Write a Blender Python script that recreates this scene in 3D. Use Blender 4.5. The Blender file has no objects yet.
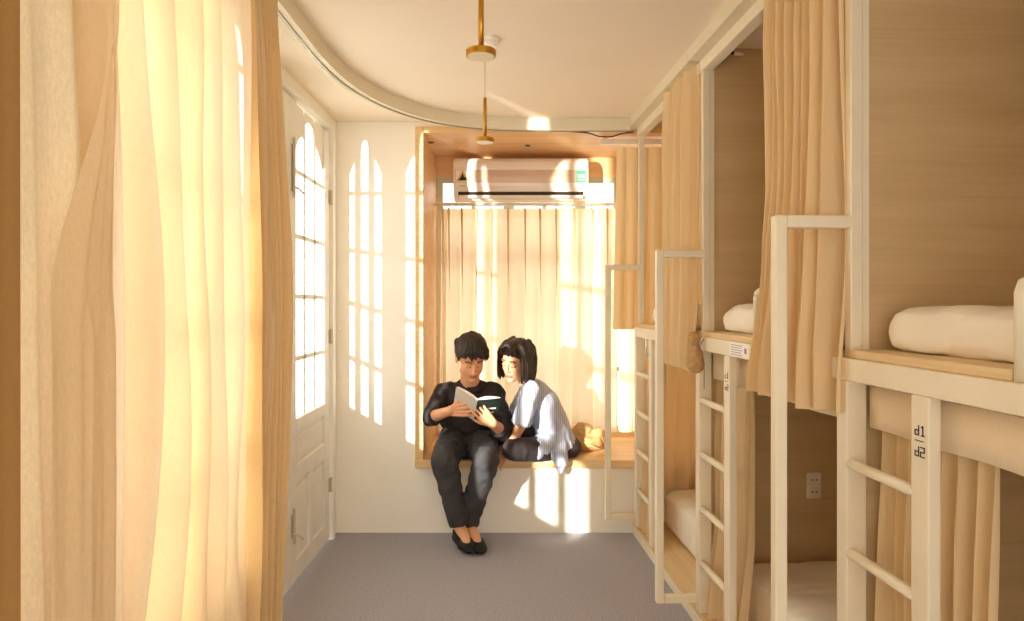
import bpy, bmesh, math, random
from mathutils import Vector, Matrix, noise as mnoise

C = bpy.context.scene.collection
R = random.Random(7)
PI = math.pi

# ------------------------------------------------------------------ helpers
def lin(c):
    out = []
    for v in c:
        v /= 255.0
        out.append(v / 12.92 if v <= 0.04045 else ((v + 0.055) / 1.055) ** 2.4)
    return tuple(out) + (1.0,)

class NT:
    def __init__(self, m):
        m.use_nodes = True
        self.t = m.node_tree
        self.t.nodes.clear()
    def n(self, typ, **kw):
        nd = self.t.nodes.new(typ)
        for k, v in kw.items():
            if hasattr(nd, k) and not k.startswith('i_'):
                setattr(nd, k, v)
            else:
                nd.inputs[k[2:].replace('_', ' ')].default_value = v
        return nd
    def l(self, a, b):
        self.t.links.new(a, b)

def coords(nt, scale=(1, 1, 1), kind='Object'):
    tc = nt.n('ShaderNodeTexCoord')
    mp = nt.n('ShaderNodeMapping')
    mp.inputs['Scale'].default_value = scale
    nt.l(tc.outputs[kind], mp.inputs['Vector'])
    return mp.outputs['Vector']

def mat(name, col, rough=0.6, metal=0.0, var=0.06, nscale=6.0, stretch=(1, 1, 1), bump=0.0, bscale=80.0,
        detail=4.0, spec=0.4, sheen=0.0):
    m = bpy.data.materials.new(name)
    nt = NT(m)
    v = coords(nt, stretch)
    no = nt.n('ShaderNodeTexNoise', i_Scale=nscale, i_Detail=detail, i_Roughness=0.6)
    nt.l(v, no.inputs['Vector'])
    ramp = nt.n('ShaderNodeValToRGB')
    c = lin(col)
    lo = tuple(x * (1 - var) for x in c[:3]) + (1,)
    hi = tuple(min(1, x * (1 + var)) for x in c[:3]) + (1,)
    ramp.color_ramp.elements[0].position = 0.3
    ramp.color_ramp.elements[1].position = 0.7
    ramp.color_ramp.elements[0].color = lo
    ramp.color_ramp.elements[1].color = hi
    nt.l(no.outputs['Fac'], ramp.inputs['Fac'])
    p = nt.n('ShaderNodeBsdfPrincipled')
    p.inputs['Roughness'].default_value = rough
    p.inputs['Metallic'].default_value = metal
    p.inputs['Specular IOR Level'].default_value = spec
    if sheen:
        p.inputs['Sheen Weight'].default_value = sheen
    nt.l(ramp.outputs['Color'], p.inputs['Base Color'])
    if bump:
        n2 = nt.n('ShaderNodeTexNoise', i_Scale=bscale, i_Detail=3.0)
        nt.l(v, n2.inputs['Vector'])
        bp = nt.n('ShaderNodeBump', i_Strength=bump, i_Distance=0.004)
        nt.l(n2.outputs['Fac'], bp.inputs['Height'])
        nt.l(bp.outputs['Normal'], p.inputs['Normal'])
    o = nt.n('ShaderNodeOutputMaterial')
    nt.l(p.outputs['BSDF'], o.inputs['Surface'])
    return m

def wood(name, col, col2, axis='X', rough=0.5, scale=1.0, contrast=1.0):
    """grain running along AXIS"""
    m = bpy.data.materials.new(name)
    nt = NT(m)
    s = {'X': (0.6, 9, 9), 'Y': (9, 0.6, 9), 'Z': (9, 9, 0.6)}[axis]
    v = coords(nt, tuple(q * scale for q in s))
    n1 = nt.n('ShaderNodeTexNoise', i_Scale=2.2, i_Detail=6.0, i_Roughness=0.65, i_Distortion=0.4)
    nt.l(v, n1.inputs['Vector'])
    v2 = coords(nt, tuple(q * scale * (6 if q > 1 else 1.5) for q in s))
    n2 = nt.n('ShaderNodeTexNoise', i_Scale=3.0, i_Detail=4.0)
    nt.l(v2, n2.inputs['Vector'])
    mx = nt.n('ShaderNodeMath', operation='MULTIPLY_ADD')
    nt.l(n2.outputs['Fac'], mx.inputs[0]); mx.inputs[1].default_value = 0.45
    nt.l(n1.outputs['Fac'], mx.inputs[2])
    ramp = nt.n('ShaderNodeValToRGB')
    ramp.color_ramp.elements[0].position = 0.72 - 0.17 * contrast
    ramp.color_ramp.elements[1].position = 0.72 + 0.17 * contrast
    ramp.color_ramp.elements[0].color = lin(col2)
    ramp.color_ramp.elements[1].color = lin(col)
    nt.l(mx.outputs[0], ramp.inputs['Fac'])
    p = nt.n('ShaderNodeBsdfPrincipled', i_Roughness=rough)
    p.inputs['Specular IOR Level'].default_value = 0.35
    nt.l(ramp.outputs['Color'], p.inputs['Base Color'])
    o = nt.n('ShaderNodeOutputMaterial')
    nt.l(p.outputs['BSDF'], o.inputs['Surface'])
    return m

def cloth(name, col, tcol=None, trans=0.45, weave=900.0, var=0.035, bump=0.25):
    """woven cloth that lets light through"""
    m = bpy.data.materials.new(name)
    nt = NT(m)
    v = coords(nt, (1, 1, 0.35))
    no = nt.n('ShaderNodeTexNoise', i_Scale=210.0, i_Detail=4.0, i_Roughness=0.75)
    nt.l(v, no.inputs['Vector'])
    def rmp(c):
        r = nt.n('ShaderNodeValToRGB')
        c = lin(c)
        r.color_ramp.elements[0].position = 0.3
        r.color_ramp.elements[1].position = 0.7
        r.color_ramp.elements[0].color = tuple(x * (1 - var) for x in c[:3]) + (1,)
        r.color_ramp.elements[1].color = tuple(min(1, x * (1 + var)) for x in c[:3]) + (1,)
        nt.l(no.outputs['Fac'], r.inputs['Fac'])
        return r.outputs['Color']
    d = nt.n('ShaderNodeBsdfDiffuse', i_Roughness=0.6)
    nt.l(rmp(col), d.inputs['Color'])
    t = nt.n('ShaderNodeBsdfTranslucent')
    nt.l(rmp(tcol or col), t.inputs['Color'])
    n2 = nt.n('ShaderNodeTexNoise', i_Scale=260.0, i_Detail=2.0)
    nt.l(v, n2.inputs['Vector'])
    bp = nt.n('ShaderNodeBump', i_Strength=bump, i_Distance=0.002)
    nt.l(n2.outputs['Fac'], bp.inputs['Height'])
    nt.l(bp.outputs['Normal'], d.inputs['Normal'])
    mx = nt.n('ShaderNodeMixShader')
    mx.inputs[0].default_value = trans
    nt.l(d.outputs[0], mx.inputs[1]); nt.l(t.outputs[0], mx.inputs[2])
    o = nt.n('ShaderNodeOutputMaterial')
    nt.l(mx.outputs[0], o.inputs['Surface'])
    return m

def glass(name):
    m = bpy.data.materials.new(name)
    nt = NT(m)
    tr = nt.n('ShaderNodeBsdfTransparent')
    tr.inputs['Color'].default_value = (0.96, 0.97, 0.96, 1)
    gl = nt.n('ShaderNodeBsdfGlossy', i_Roughness=0.03)
    mx = nt.n('ShaderNodeMixShader')
    mx.inputs[0].default_value = 0.05
    nt.l(tr.outputs[0], mx.inputs[1]); nt.l(gl.outputs[0], mx.inputs[2])
    o = nt.n('ShaderNodeOutputMaterial')
    nt.l(mx.outputs[0], o.inputs['Surface'])
    return m

def shade(me, on=True):
    for p in me.polygons:
        p.use_smooth = on

def obj(name, bm, m, parent=None, smooth=False, loc=None, bevel=0.0):
    me = bpy.data.meshes.new(name)
    bmesh.ops.recalc_face_normals(bm, faces=bm.faces)
    bm.to_mesh(me); bm.free()
    ms = m if isinstance(m, (list, tuple)) else [m]
    for q in ms:
        me.materials.append(q)
    if smooth:
        shade(me)
    o = bpy.data.objects.new(name, me)
    C.objects.link(o)
    if parent is not None:
        o.parent = parent
    if loc is not None:
        o.location = loc
    if bevel:
        b = o.modifiers.new('bevel', 'BEVEL')
        b.width = bevel; b.segments = 2; b.limit_method = 'ANGLE'; b.angle_limit = math.radians(50)
    return o

def thing(name, label, cat, loc=(0, 0, 0), rotz=0.0, group=None):
    o = bpy.data.objects.new(name, None)
    o.empty_display_size = 0.1
    C.objects.link(o)
    o.location = loc
    o.rotation_euler = (0, 0, rotz)
    return tag(o, label, cat, group)

def tag(o, label, cat, group=None):
    o['label'] = label; o['category'] = cat
    if group:
        o['group'] = group
    return o

def struct(o, label=None):
    o['kind'] = 'structure'
    if label:
        o['label'] = label
    return o

def box(bm, x0, x1, y0, y1, z0, z1):
    vs = [bm.verts.new((x, y, z)) for z in (z0, z1) for y in (y0, y1) for x in (x0, x1)]
    for f in ((0, 1, 3, 2), (4, 6, 7, 5), (0, 4, 5, 1), (2, 3, 7, 6), (0, 2, 6, 4), (1, 5, 7, 3)):
        bm.faces.new([vs[i] for i in f])
    return bm

def B(*boxes):
    bm = bmesh.new()
    for b in boxes:
        box(bm, *b)
    return bm

def prism(bm, pts, to3, t0, t1):
    """extrude polygon PTS between t0 and t1; to3(p, t) -> 3D"""
    a = [bm.verts.new(to3(p, t0)) for p in pts]
    b = [bm.verts.new(to3(p, t1)) for p in pts]
    n = len(pts)
    bm.faces.new(a); bm.faces.new(b[::-1])
    for i in range(n):
        bm.faces.new((a[i], b[i], b[(i + 1) % n], a[(i + 1) % n]))
    return bm

def frame_at(t):
    t = t.normalized()
    up = Vector((0, 0, 1)) if abs(t.z) < 0.9 else Vector((1, 0, 0))
    s = t.cross(up).normalized()
    return s, t.cross(s).normalized()

def tube(bm, pts, r, n=12, cap=True):
    pts = [Vector(p) for p in pts]
    rs = r if isinstance(r, (list, tuple)) else [r] * len(pts)
    rings = []
    s0 = None
    for i, p in enumerate(pts):
        t = (pts[min(i + 1, len(pts) - 1)] - pts[max(i - 1, 0)])
        s, u = frame_at(t)
        if s0 is not None:
            s = (s0 - t.normalized() * s0.dot(t.normalized())).normalized()
            u = t.normalized().cross(s).normalized()
        s0 = s
        rings.append([bm.verts.new(p + (s * math.cos(a) + u * math.sin(a)) * rs[i])
                      for a in (2 * PI * k / n for k in range(n))])
    for a, b in zip(rings, rings[1:]):
        for k in range(n):
            bm.faces.new((a[k], a[(k + 1) % n], b[(k + 1) % n], b[k]))
    if cap:
        bm.faces.new(rings[0]); bm.faces.new(rings[-1][::-1])
    return bm

def lathe(bm, prof, n=32, c=(0, 0, 0)):
    rings = []
    for r, z in prof:
        if r < 1e-6:
            rings.append([bm.verts.new((c[0], c[1], c[2] + z))])
        else:
            rings.append([bm.verts.new((c[0] + r * math.cos(2 * PI * k / n), c[1] + r * math.sin(2 * PI * k / n), c[2] + z)) for k in range(n)])
    for a, b in zip(rings, rings[1:]):
        for k in range(n):
            k2 = (k + 1) % n
            if len(a) == 1 and len(b) == 1:
                continue
            if len(a) == 1:
                bm.faces.new((a[0], b[k2], b[k]))
            elif len(b) == 1:
                bm.faces.new((a[k], a[k2], b[0]))
            else:
                bm.faces.new((a[k], a[k2], b[k2], b[k]))
    return bm

def sstep(a, b, x):
    t = max(0.0, min(1.0, (x - a) / (b - a)))
    return t * t * (3 - 2 * t)

def lerp(a, b, t):
    return a + (b - a) * t

def smooth_interp(keys, x):
    """keys: sorted [(x, value)], cosine interpolation"""
    if x <= keys[0][0]:
        return keys[0][1]
    for (x0, v0), (x1, v1) in zip(keys, keys[1:]):
        if x <= x1:
            return lerp(v0, v1, sstep(x0, x1, x))
    return keys[-1][1]

# ------------------------------------------------------------------ materials
M = dict(
    wall=mat('white_wall_paint', (246, 240, 226), 0.8, var=0.03, nscale=3, bump=0.15, bscale=40),
    ceil=mat('ceiling_paint', (240, 226, 206), 0.9, var=0.02, nscale=2),
    trim=mat('cream_trim_paint', (226, 216, 190), 0.6, var=0.03),
    door=mat('white_door_paint', (240, 236, 226), 0.5, var=0.04, nscale=8, bump=0.1),
    bunk=mat('cream_bunk_paint', (238, 228, 204), 0.42, var=0.03, nscale=10),
    panel=wood('oak_panel', (216, 190, 148), (199, 170, 126), 'X', 0.5, 0.8, 1.5),
    plank=wood('oak_plank', (232, 208, 164), (218, 190, 142), 'Y', 0.5, 1.0),
    ply=wood('alcove_plywood', (236, 198, 148), (220, 176, 122), 'X', 0.45, 0.7),
    bench=wood('bench_wood', (240, 208, 158), (226, 184, 130), 'X', 0.4, 0.7),
    carpet=mat('grey_carpet', (172, 169, 176), 0.97, var=0.28, nscale=150, bump=0.8, bscale=320, spec=0.1, detail=5),
    cur_l=cloth('linen_curtain', (234, 212, 174), (250, 238, 216), 0.27, var=0.04),
    cur_g=cloth('gathered_shaded_linen', (222, 194, 146), (228, 196, 146), 0.14, var=0.06),  # darker, less translucent copy of the linen; shade of the folds in its colour
    cur_f=cloth('doubled_linen', (246, 226, 190), (250, 232, 200), 0.38, var=0.05),
    cur_n=cloth('pale_linen', (224, 206, 172), (240, 224, 194), 0.15, var=0.09),
    cur_b=cloth('bunk_curtain_cloth', (242, 222, 182), (240, 212, 160), 0.26, var=0.015),
    cur_w=cloth('sheer_window_cloth', (246, 230, 204), (249, 231, 203), 0.42),
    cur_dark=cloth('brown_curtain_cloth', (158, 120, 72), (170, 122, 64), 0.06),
    valance=cloth('valance_cloth', (250, 234, 204), (240, 214, 170), 0.15),
    sheet=mat('white_bed_sheet', (246, 240, 228), 0.85, var=0.03, nscale=5, bump=0.2, bscale=60),
    brass=mat('brushed_brass', (196, 146, 52), 0.32, 0.9, var=0.06, nscale=30),
    diff=mat('lamp_diffuser', (246, 236, 214), 0.5, var=0.01),
    white=mat('white_plastic', (244, 236, 224), 0.35, var=0.02),
    acband=mat('beige_plastic_band', (214, 188, 164), 0.3, var=0.02),
    dark=mat('dark_slot', (58, 42, 32), 0.6, var=0.05),
    black=mat('black_plastic', (28, 26, 24), 0.5, var=0.05),
    steel=mat('dull_steel', (150, 142, 128), 0.4, 0.8, var=0.08),
    hinge=mat('painted_hinge_metal', (196, 186, 166), 0.45, 0.3, var=0.08),
    green=mat('green_sticker', (70, 178, 130), 0.5, var=0.03),
    yellow=mat('yellow_sticker', (222, 190, 84), 0.5, var=0.03),
    paper=mat('white_paper', (250, 246, 240), 0.7, var=0.01),
    ink=mat('black_ink', (30, 28, 28), 0.6, var=0.02),
    ink2=mat('violet_ink', (150, 130, 170), 0.6, var=0.02),
    rod=mat('white_rod_paint', (240, 230, 214), 0.4, var=0.02),
    winframe=mat('window_frame_paint', (196, 198, 176), 0.5, var=0.03),
    glass=glass('window_glass'),
    wire=mat('grey_wire', (150, 140, 122), 0.5, var=0.03),
    pouch=mat('brown_pouch_cloth', (184, 146, 96), 0.9, var=0.12, nscale=60, bump=0.4, bscale=120),
)

# ------------------------------------------------------------------ layout constants
FPX = 700.0
CAMZ = 1.28
HY = 303.0
def at(x, y, Y):
    return Vector(((x - 512.0) * Y / FPX, Y, CAMZ - (y - HY) * Y / FPX))

XL = -0.98          # inner face of the left wall
YB = 3.90           # inner face of the back wall
ZC = 2.29           # ceiling
XR = 2.95           # right wall behind the beds
YR = -2.6           # rear of the room
ALX = -0.492        # alcove inner left
ALZ = 2.225         # alcove ceiling
ALB = 4.55          # alcove window wall
BENCH = 0.41
ZT = 0.36

# ------------------------------------------------------------------ room shell
struct(obj('floor', B((XL - 0.2, XR + 0.1, YR, YB + 0.1, -0.12, 0.0)), M['carpet']), 'grey carpet floor')
struct(obj('ceiling', B((XL - 0.2, XR + 0.1, YR, YB, ZC, ZC + 0.12)), M['ceil']), 'plain cream ceiling')
for wb, wlb in (((XL - 0.2, ALX - 0.045, YB, YB + 0.14, 0, ZC + 0.12), 'white back wall beside the window nook'),
                ((ALX - 0.045, XR + 0.1, YB, YB + 0.14, 0, BENCH - 0.048), 'white back wall below the window nook'),
                ((ALX - 0.045, XR + 0.1, YB, YB + 0.14, ALZ + 0.035, ZC + 0.12), 'back wall above the window nook')):
    struct(obj('wall_back', B(wb), M['wall']), wlb)
struct(obj('wall_right', B((XR, XR + 0.1, YR, ALB + 0.1, 0, ZC)), M['wall']), 'wall behind the beds')
# unseen rear wall; its wide opening is added to let fill light in
struct(obj('wall_rear', B((XL - 0.2, XL, YR - 0.12, YR, 0, ZC), (2.6, XR + 0.1, YR - 0.12, YR, 0, ZC),
                          (XL, 2.6, YR - 0.12, YR, 2.24, ZC)), M['wall']))

# left wall with three double doors
PAIRS = [(2.42, 3.78), (0.86, 2.22)]
DTOP = 2.20
wl = []
ys = [YR - 0.12] + [v for p in sorted(PAIRS) for v in (p[0] - 0.05, p[1] + 0.05)] + [YB + 0.14]
for i in range(0, len(ys), 2):
    wl.append((XL - 0.14, XL, ys[i], ys[i + 1], 0, DTOP + 0.05))
wl.append((XL - 0.14, XL, YR - 0.12, YB + 0.14, DTOP + 0.05, ZC + 0.12))
struct(obj('wall_left', B(*wl), M['wall']), 'left wall with glazed double doors')
for k, (a, b) in enumerate(PAIRS):
    struct(obj('trim_%d' % (k + 1), B((XL - 0.1, XL + 0.014, a - 0.05, a - 0.004, 0, DTOP + 0.05),
                                      (XL - 0.1, XL + 0.014, b + 0.004, b + 0.05, 0, DTOP + 0.05),
                                      (XL - 0.1, XL + 0.014, a - 0.004, b + 0.004, DTOP + 0.013, DTOP + 0.05),
                                      (XL - 0.1, XL - 0.05, a - 0.004, b + 0.004, DTOP - 0.02, DTOP + 0.013)), M['door']), 'white door frame')

def door_leaf(n, y0, hinge_far, label):
    """leaf spanning y0..y0+0.676; glazed above, panelled below"""
    W = 0.676
    xa, xb = XL - 0.045, XL - 0.005
    st, cw, mw = 0.094, 0.143, 0.0295
    zr = [0.75, 1.023, 1.31, 1.59, 1.889]        # glazing-bar levels, bottom first
    bm = bmesh.new()
    box(bm, xa, xb, y0, y0 + st, 0.012, DTOP)
    box(bm, xa, xb, y0 + W - st, y0 + W, 0.012, DTOP)
    box(bm, xa, xb, y0 + st, y0 + W - st, 0.69, zr[0])
    box(bm, xa, xb, y0 + st, y0 + W - st, 0.46, 0.54)
    box(bm, xa, xb, y0 + st, y0 + W - st, 0.012, 0.105)
    yc = y0 + W / 2
    box(bm, xa, xb, yc - 0.03, yc + 0.03, 0.105, 0.46)
    cols = []
    for k in range(3):
        c0 = y0 + st + k * (cw + mw)
        cols.append((c0, c0 + cw))
        if k < 2:
            box(bm, xa + 0.006, xb - 0.008, c0 + cw, c0 + cw + mw, zr[0], DTOP - 0.02)
    for z in zr[1:]:
        box(bm, xa + 0.006, xb - 0.008, y0 + st, y0 + W - st, z - 0.012, z + 0.012)
    # shaped top rail
    def to3(p, t):
        return (t, p[0], p[1])
    for k, (c0, c1) in enumerate(cols):
        pts = []
        for j in range(11):
            u = j / 10
            if k == 1:
                z = 2.09 + 0.07 * math.sin(PI * u) ** 0.25
            else:
                v = u if k == 0 else 1 - u
                z = 1.975 + 0.09 * sstep(0, 1, v) + 0.015 * math.sin(PI * v)
            pts.append((lerp(c0, c1, u), min(z, 2.165)))
        pts += [(c1, DTOP), (c0, DTOP)]
        prism(bm, pts, to3, xa + 0.008, xb - 0.01)
    d = bpy.data.objects.new('door_%d' % n, None)
    C.objects.link(d); struct(d, label)
    obj('door_leaf', bm, M['door'], d, bevel=0.004)
    pb = bmesh.new()      # raised panels
    for (a, b, z0, z1) in ((y0 + st, y0 + W - st, 0.54, 0.69), (y0 + st, yc - 0.03, 0.105, 0.46), (yc + 0.03, y0 + W - st, 0.105, 0.46)):
        box(pb, xa + 0.012, xb - 0.014, a, b, z0, z1)
        box(pb, xa + 0.008, xb - 0.006, a + 0.022, b - 0.022, z0 + 0.022, z1 - 0.022)
    obj('panel', pb, M['door'], d, bevel=0.004)
    g = obj('glass', B(((xa + xb) / 2 - 0.002, (xa + xb) / 2 + 0.002, y0 + st, y0 + W - st, zr[0], 2.17)), M['glass'], d)
    hy = y0 + W + 0.002 if hinge_far else y0 - 0.002
    for z in (0.3, 1.1, 1.85):
        hb = bmesh.new()
        tube(hb, [(xb + 0.008, hy, z - 0.04), (xb + 0.008, hy, z + 0.04)], 0.007, 10)
        box(hb, xb - 0.001, xb + 0.003, hy - 0.025, hy + 0.025, z - 0.035, z + 0.035)
        obj('hinge', hb, M['hinge'], d)
    if hinge_far:
        my = y0 + 0.03
        for (z0, z1) in ((1.75, 2.02), (0.2, 0.36)):
            lb = bmesh.new()
            tube(lb, [(xb + 0.01, my, z0), (xb + 0.01, my, z1)], 0.006, 10)
            box(lb, xb - 0.001, xb + 0.004, my - 0.014, my + 0.014, z0 + 0.03, z1 - 0.03)
            tube(lb, [(xb + 0.01, my, z0 + 0.05), (xb + 0.034, my, z0 + 0.04), (xb + 0.05, my + 0.01, z0 + 0.02)], 0.005, 8)
            obj('bolt', lb, M['hinge'], d)
    return d

nd = 1
for k, (a, b) in enumerate(PAIRS):
    door_leaf(nd, a + 0.002 + 0.68, True, 'far leaf of white glazed double door'); nd += 1
    door_leaf(nd, a + 0.002, False, 'near leaf of white glazed double door'); nd += 1

# ------------------------------------------------------------------ curved curtain track on the ceiling
px = [(281, 0), (306, 32.5), (320.5, 58), (337, 77), (360, 93), (396, 110), (432, 119.5), (487, 126.5), (560, 129), (640, 130.5)]
tp = [(-0.765, -2.4), (-0.765, 0.6), (-0.76, 1.9), (-0.76, 2.45), (-0.755, 2.75), (-0.725, 3.02), (-0.655, 3.28), (-0.53, 3.52), (-0.37, 3.69),
      (-0.16, 3.80), (0.1, 3.845), (0.4, 3.85), (0.648, 3.85)]
def resample(pts, n):
    pts = [Vector(p) for p in pts]
    # catmull-rom
    out = []
    for i in range(len(pts) - 1):
        p0 = pts[max(i - 1, 0)]; p1 = pts[i]; p2 = pts[i + 1]; p3 = pts[min(i + 2, len(pts) - 1)]
        for k in range(n):
            t = k / n
            out.append(0.5 * ((2 * p1) + (p2 - p0) * t + (2 * p0 - 5 * p1 + 4 * p2 - p3) * t * t + (3 * p1 - p0 - 3 * p2 + p3) * t ** 3))
    out.append(pts[-1])
    return out
def ribbon(bm, path, half, z0, z1):
    rows = []
    for i, p in enumerate(path):
        t = (path[min(i + 1, len(path) - 1)] - path[max(i - 1, 0)]).normalized()
        n = Vector((-t.y, t.x))
        rows.append([bm.verts.new((p.x + n.x * s, p.y + n.y * s, z)) for s, z in ((-half, z0), (half, z0), (half, z1), (-half, z1))])
    for a, b in zip(rows, rows[1:]):
        for k in range(4):
            bm.faces.new((a[k], a[(k + 1) % 4], b[(k + 1) % 4], b[k]))
    bm.faces.new(rows[0]); bm.faces.new(rows[-1][::-1])
    return bm
tpath = resample([Vector(p) for p in tp], 8)
trk = thing('curtain_track', 'long curved cream curtain track sweeping across the ceiling to the beds', 'curtain track', (0, 0, 0))
obj('track_board', ribbon(bmesh.new(), tpath, 0.03, ZC - 0.065, ZC), M['trim'], trk)
obj('glide_channel', ribbon(bmesh.new(), tpath, 0.006, ZC - 0.069, ZC - 0.0645), M['steel'], trk)

# ------------------------------------------------------------------ window nook
struct(obj('trim_4', B((ALX - 0.045, ALX, YB - 0.018, YB + 0.02, BENCH - 0.048, ALZ + 0.035),
                       (ALX, XR, YB - 0.018, YB + 0.02, ALZ, ALZ + 0.035)), M['ply'], bevel=0.003), 'wooden trim around the window nook')
struct(obj('wall_nook', B((ALX - 0.04, ALX, YB + 0.02, ALB, BENCH - 0.01, ALZ),), M['ply']), 'plywood side of the window nook')
struct(obj('ceiling_nook', B((ALX - 0.04, XR, YB + 0.02, ALB + 0.1, ALZ, ALZ + 0.03)), M['ply']), 'plywood ceiling of the window nook')
bt = thing('window_bench', 'long pale wooden window seat board in the nook', 'bench', (0.9, 4.2, 0.0))
obj('seat_board', B((ALX - 0.045 - 0.9, XR - 0.9, -0.33, 0.42, BENCH - 0.045, BENCH)), M['bench'], bt, bevel=0.004)
obj('support', B((ALX - 0.9, XR - 0.9, -0.15, 0.42, 0.0, BENCH - 0.046)), M['wall'], bt)
# window wall: solid above and below the glazing
WZ0, WZ1 = BENCH + 0.02, 2.095
WX0, WX1 = -0.485, 2.3
struct(obj('wall_window', B((ALX - 0.04, WX0, ALB, ALB + 0.1, 0.0, ALZ), (WX1, XR, ALB, ALB + 0.1, 0.0, ALZ),
                            (WX0, WX1, ALB, ALB + 0.1, 0.0, WZ0), (WX0, WX1, ALB, ALB + 0.1, WZ1, ALZ)), M['ply']), 'wooden wall around the window')
win = bpy.data.objects.new('window_1', None); C.objects.link(win); struct(win, 'white-framed glazed window behind the curtains')
ns = 6
sw = (WX1 - WX0) / ns
for k in range(ns):
    x0 = WX0 + k * sw
    fb = bmesh.new()
    box(fb, x0, x0 + 0.035, ALB + 0.0, ALB + 0.05, WZ0, WZ1)
    box(fb, x0 + sw - 0.035, x0 + sw, ALB + 0.0, ALB + 0.05, WZ0, WZ1)
    box(fb, x0 + 0.035, x0 + sw - 0.035, ALB, ALB + 0.05, WZ0, WZ0 + 0.05)
    box(fb, x0 + 0.035, x0 + sw - 0.035, ALB, ALB + 0.05, WZ1 - 0.035, WZ1)
    for z, hz_ in ((0.85, 0.014), (1.29, 0.014), (1.575, 0.045), (1.86, 0.014)):
        box(fb, x0 + 0.035, x0 + sw - 0.035, ALB + 0.008, ALB + 0.042, z - hz_, z + hz_)
    box(fb, x0 + sw / 2 - 0.012, x0 + sw / 2 + 0.012, ALB + 0.008, ALB + 0.042, WZ0 + 0.05, WZ1 - 0.035)
    f = obj('sash', fb, M['winframe'], win)
    obj('glass', B((x0 + 0.035, x0 + sw - 0.035, ALB + 0.023, ALB + 0.027, WZ0 + 0.05, WZ1 - 0.035)), M['glass'], f)

# small dark spots in the nook ceiling
for p, l in (((431, 142), 'tiny dark downlight in nook ceiling near the wooden side wall'), ((528, 145), 'tiny dark downlight in nook ceiling above the air conditioner')):
    Y = (ALZ - CAMZ) * FPX / (HY - p[1])
    X = (p[0] - 512) * Y / FPX
    t = thing('downlight', l, 'ceiling light', (X, Y, ALZ))
    obj('bezel', lathe(bmesh.new(), [(0.0, -0.004), (0.012, -0.004), (0.016, -0.006), (0.019, -0.003), (0.019, 0.0), (0.0, 0.0)], 20), M['steel'], t)
    obj('lens', lathe(bmesh.new(), [(0.0, -0.0065), (0.013, -0.0065), (0.013, -0.004), (0.0, -0.004)], 20), M['black'], t)

# ------------------------------------------------------------------ air conditioner
ac = thing('air_conditioner', 'white wall air conditioner above the window curtain', 'air conditioner', (0.055, 4.545, 1.922))
AW, AH, AD = 0.842, 0.268, 0.20
prof = [(0.0, 0.0), (-0.10, 0.0), (-0.135, 0.006), (-0.175, 0.05), (-0.192, 0.085), (-0.2, 0.14), (-0.198, 0.2), (-0.188, 0.235), (-0.172, 0.255), (-0.14, AH), (0.0, AH)]
def acp(p, t):
    return (t, p[0], p[1])
obj('body', prism(bmesh.new(), prof, acp, -AW / 2, AW / 2), M['white'], ac, bevel=0.008)
def acstrip(name, z0, z1, m, x0=-AW / 2 + 0.012, x1=AW / 2 - 0.012, out=0.002, n=6):
    """a thin strip that follows the front of the air conditioner"""
    def yf(z):
        for (a, za), (b, zb) in zip(prof[1:], prof[2:]):
            if za <= z <= zb and zb > za:
                return lerp(a, b, (z - za) / (zb - za))
        return -0.2
    bm = bmesh.new()
    rows = []
    for k in range(n + 1):
        z = lerp(z0, z1, k / n)
        y = yf(z)
        rows.append([bm.verts.new((x, yy, z)) for x, yy in ((x0, y + 0.003), (x1, y + 0.003), (x1, y - out), (x0, y - out))])
    for a, b in zip(rows, rows[1:]):
        for k in range(4):
            bm.faces.new((a[k], a[(k + 1) % 4], b[(k + 1) % 4], b[k]))
    bm.faces.new(rows[0]); bm.faces.new(rows[-1][::-1])
    return obj(name, bm, m, ac)
acstrip('front_band', 0.105, 0.185, M['acband'])
acstrip('air_slot', 0.022, 0.052, M['dark'], -AW / 2 + 0.03, AW / 2 - 0.03, 0.003)
lv = bmesh.new()
box(lv, -AW / 2 + 0.035, AW / 2 - 0.035, -0.185, -0.178, 0.012, 0.03)
obj('louvre', lv, M['white'], ac)
acstrip('brand_mark', 0.083, 0.089, M['acband'], -0.38, -0.345, 0.0035, 1)
wl_ = acstrip('warning_sticker', 0.108, 0.182, M['paper'], -0.405, -0.315, 0.0035)
tri = bmesh.new()
def stf(p, t):
    return (p[0], t, p[1])
prism(tri, [(-0.403, 0.112), (-0.317, 0.112), (-0.36, 0.18)], stf, -0.2045, -0.2065)
obj('yellow_triangle', tri, M['yellow'], wl_)
tri = bmesh.new()
prism(tri, [(-0.388, 0.119), (-0.332, 0.119), (-0.345, 0.142), (-0.352, 0.136), (-0.36, 0.166), (-0.37, 0.142), (-0.376, 0.134)], stf, -0.2068, -0.2078)
obj('black_symbol', tri, M['ink'], wl_)
gs = acstrip('energy_label', 0.108, 0.178, M['green'], 0.345, 0.402, 0.004)
lb_ = bmesh.new()
for z in (0.12, 0.135, 0.15):
    box(lb_, 0.352, 0.395, -0.2065, -0.2045, z, z + 0.006)
obj('label_lines', lb_, M['paper'], gs)

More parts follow.
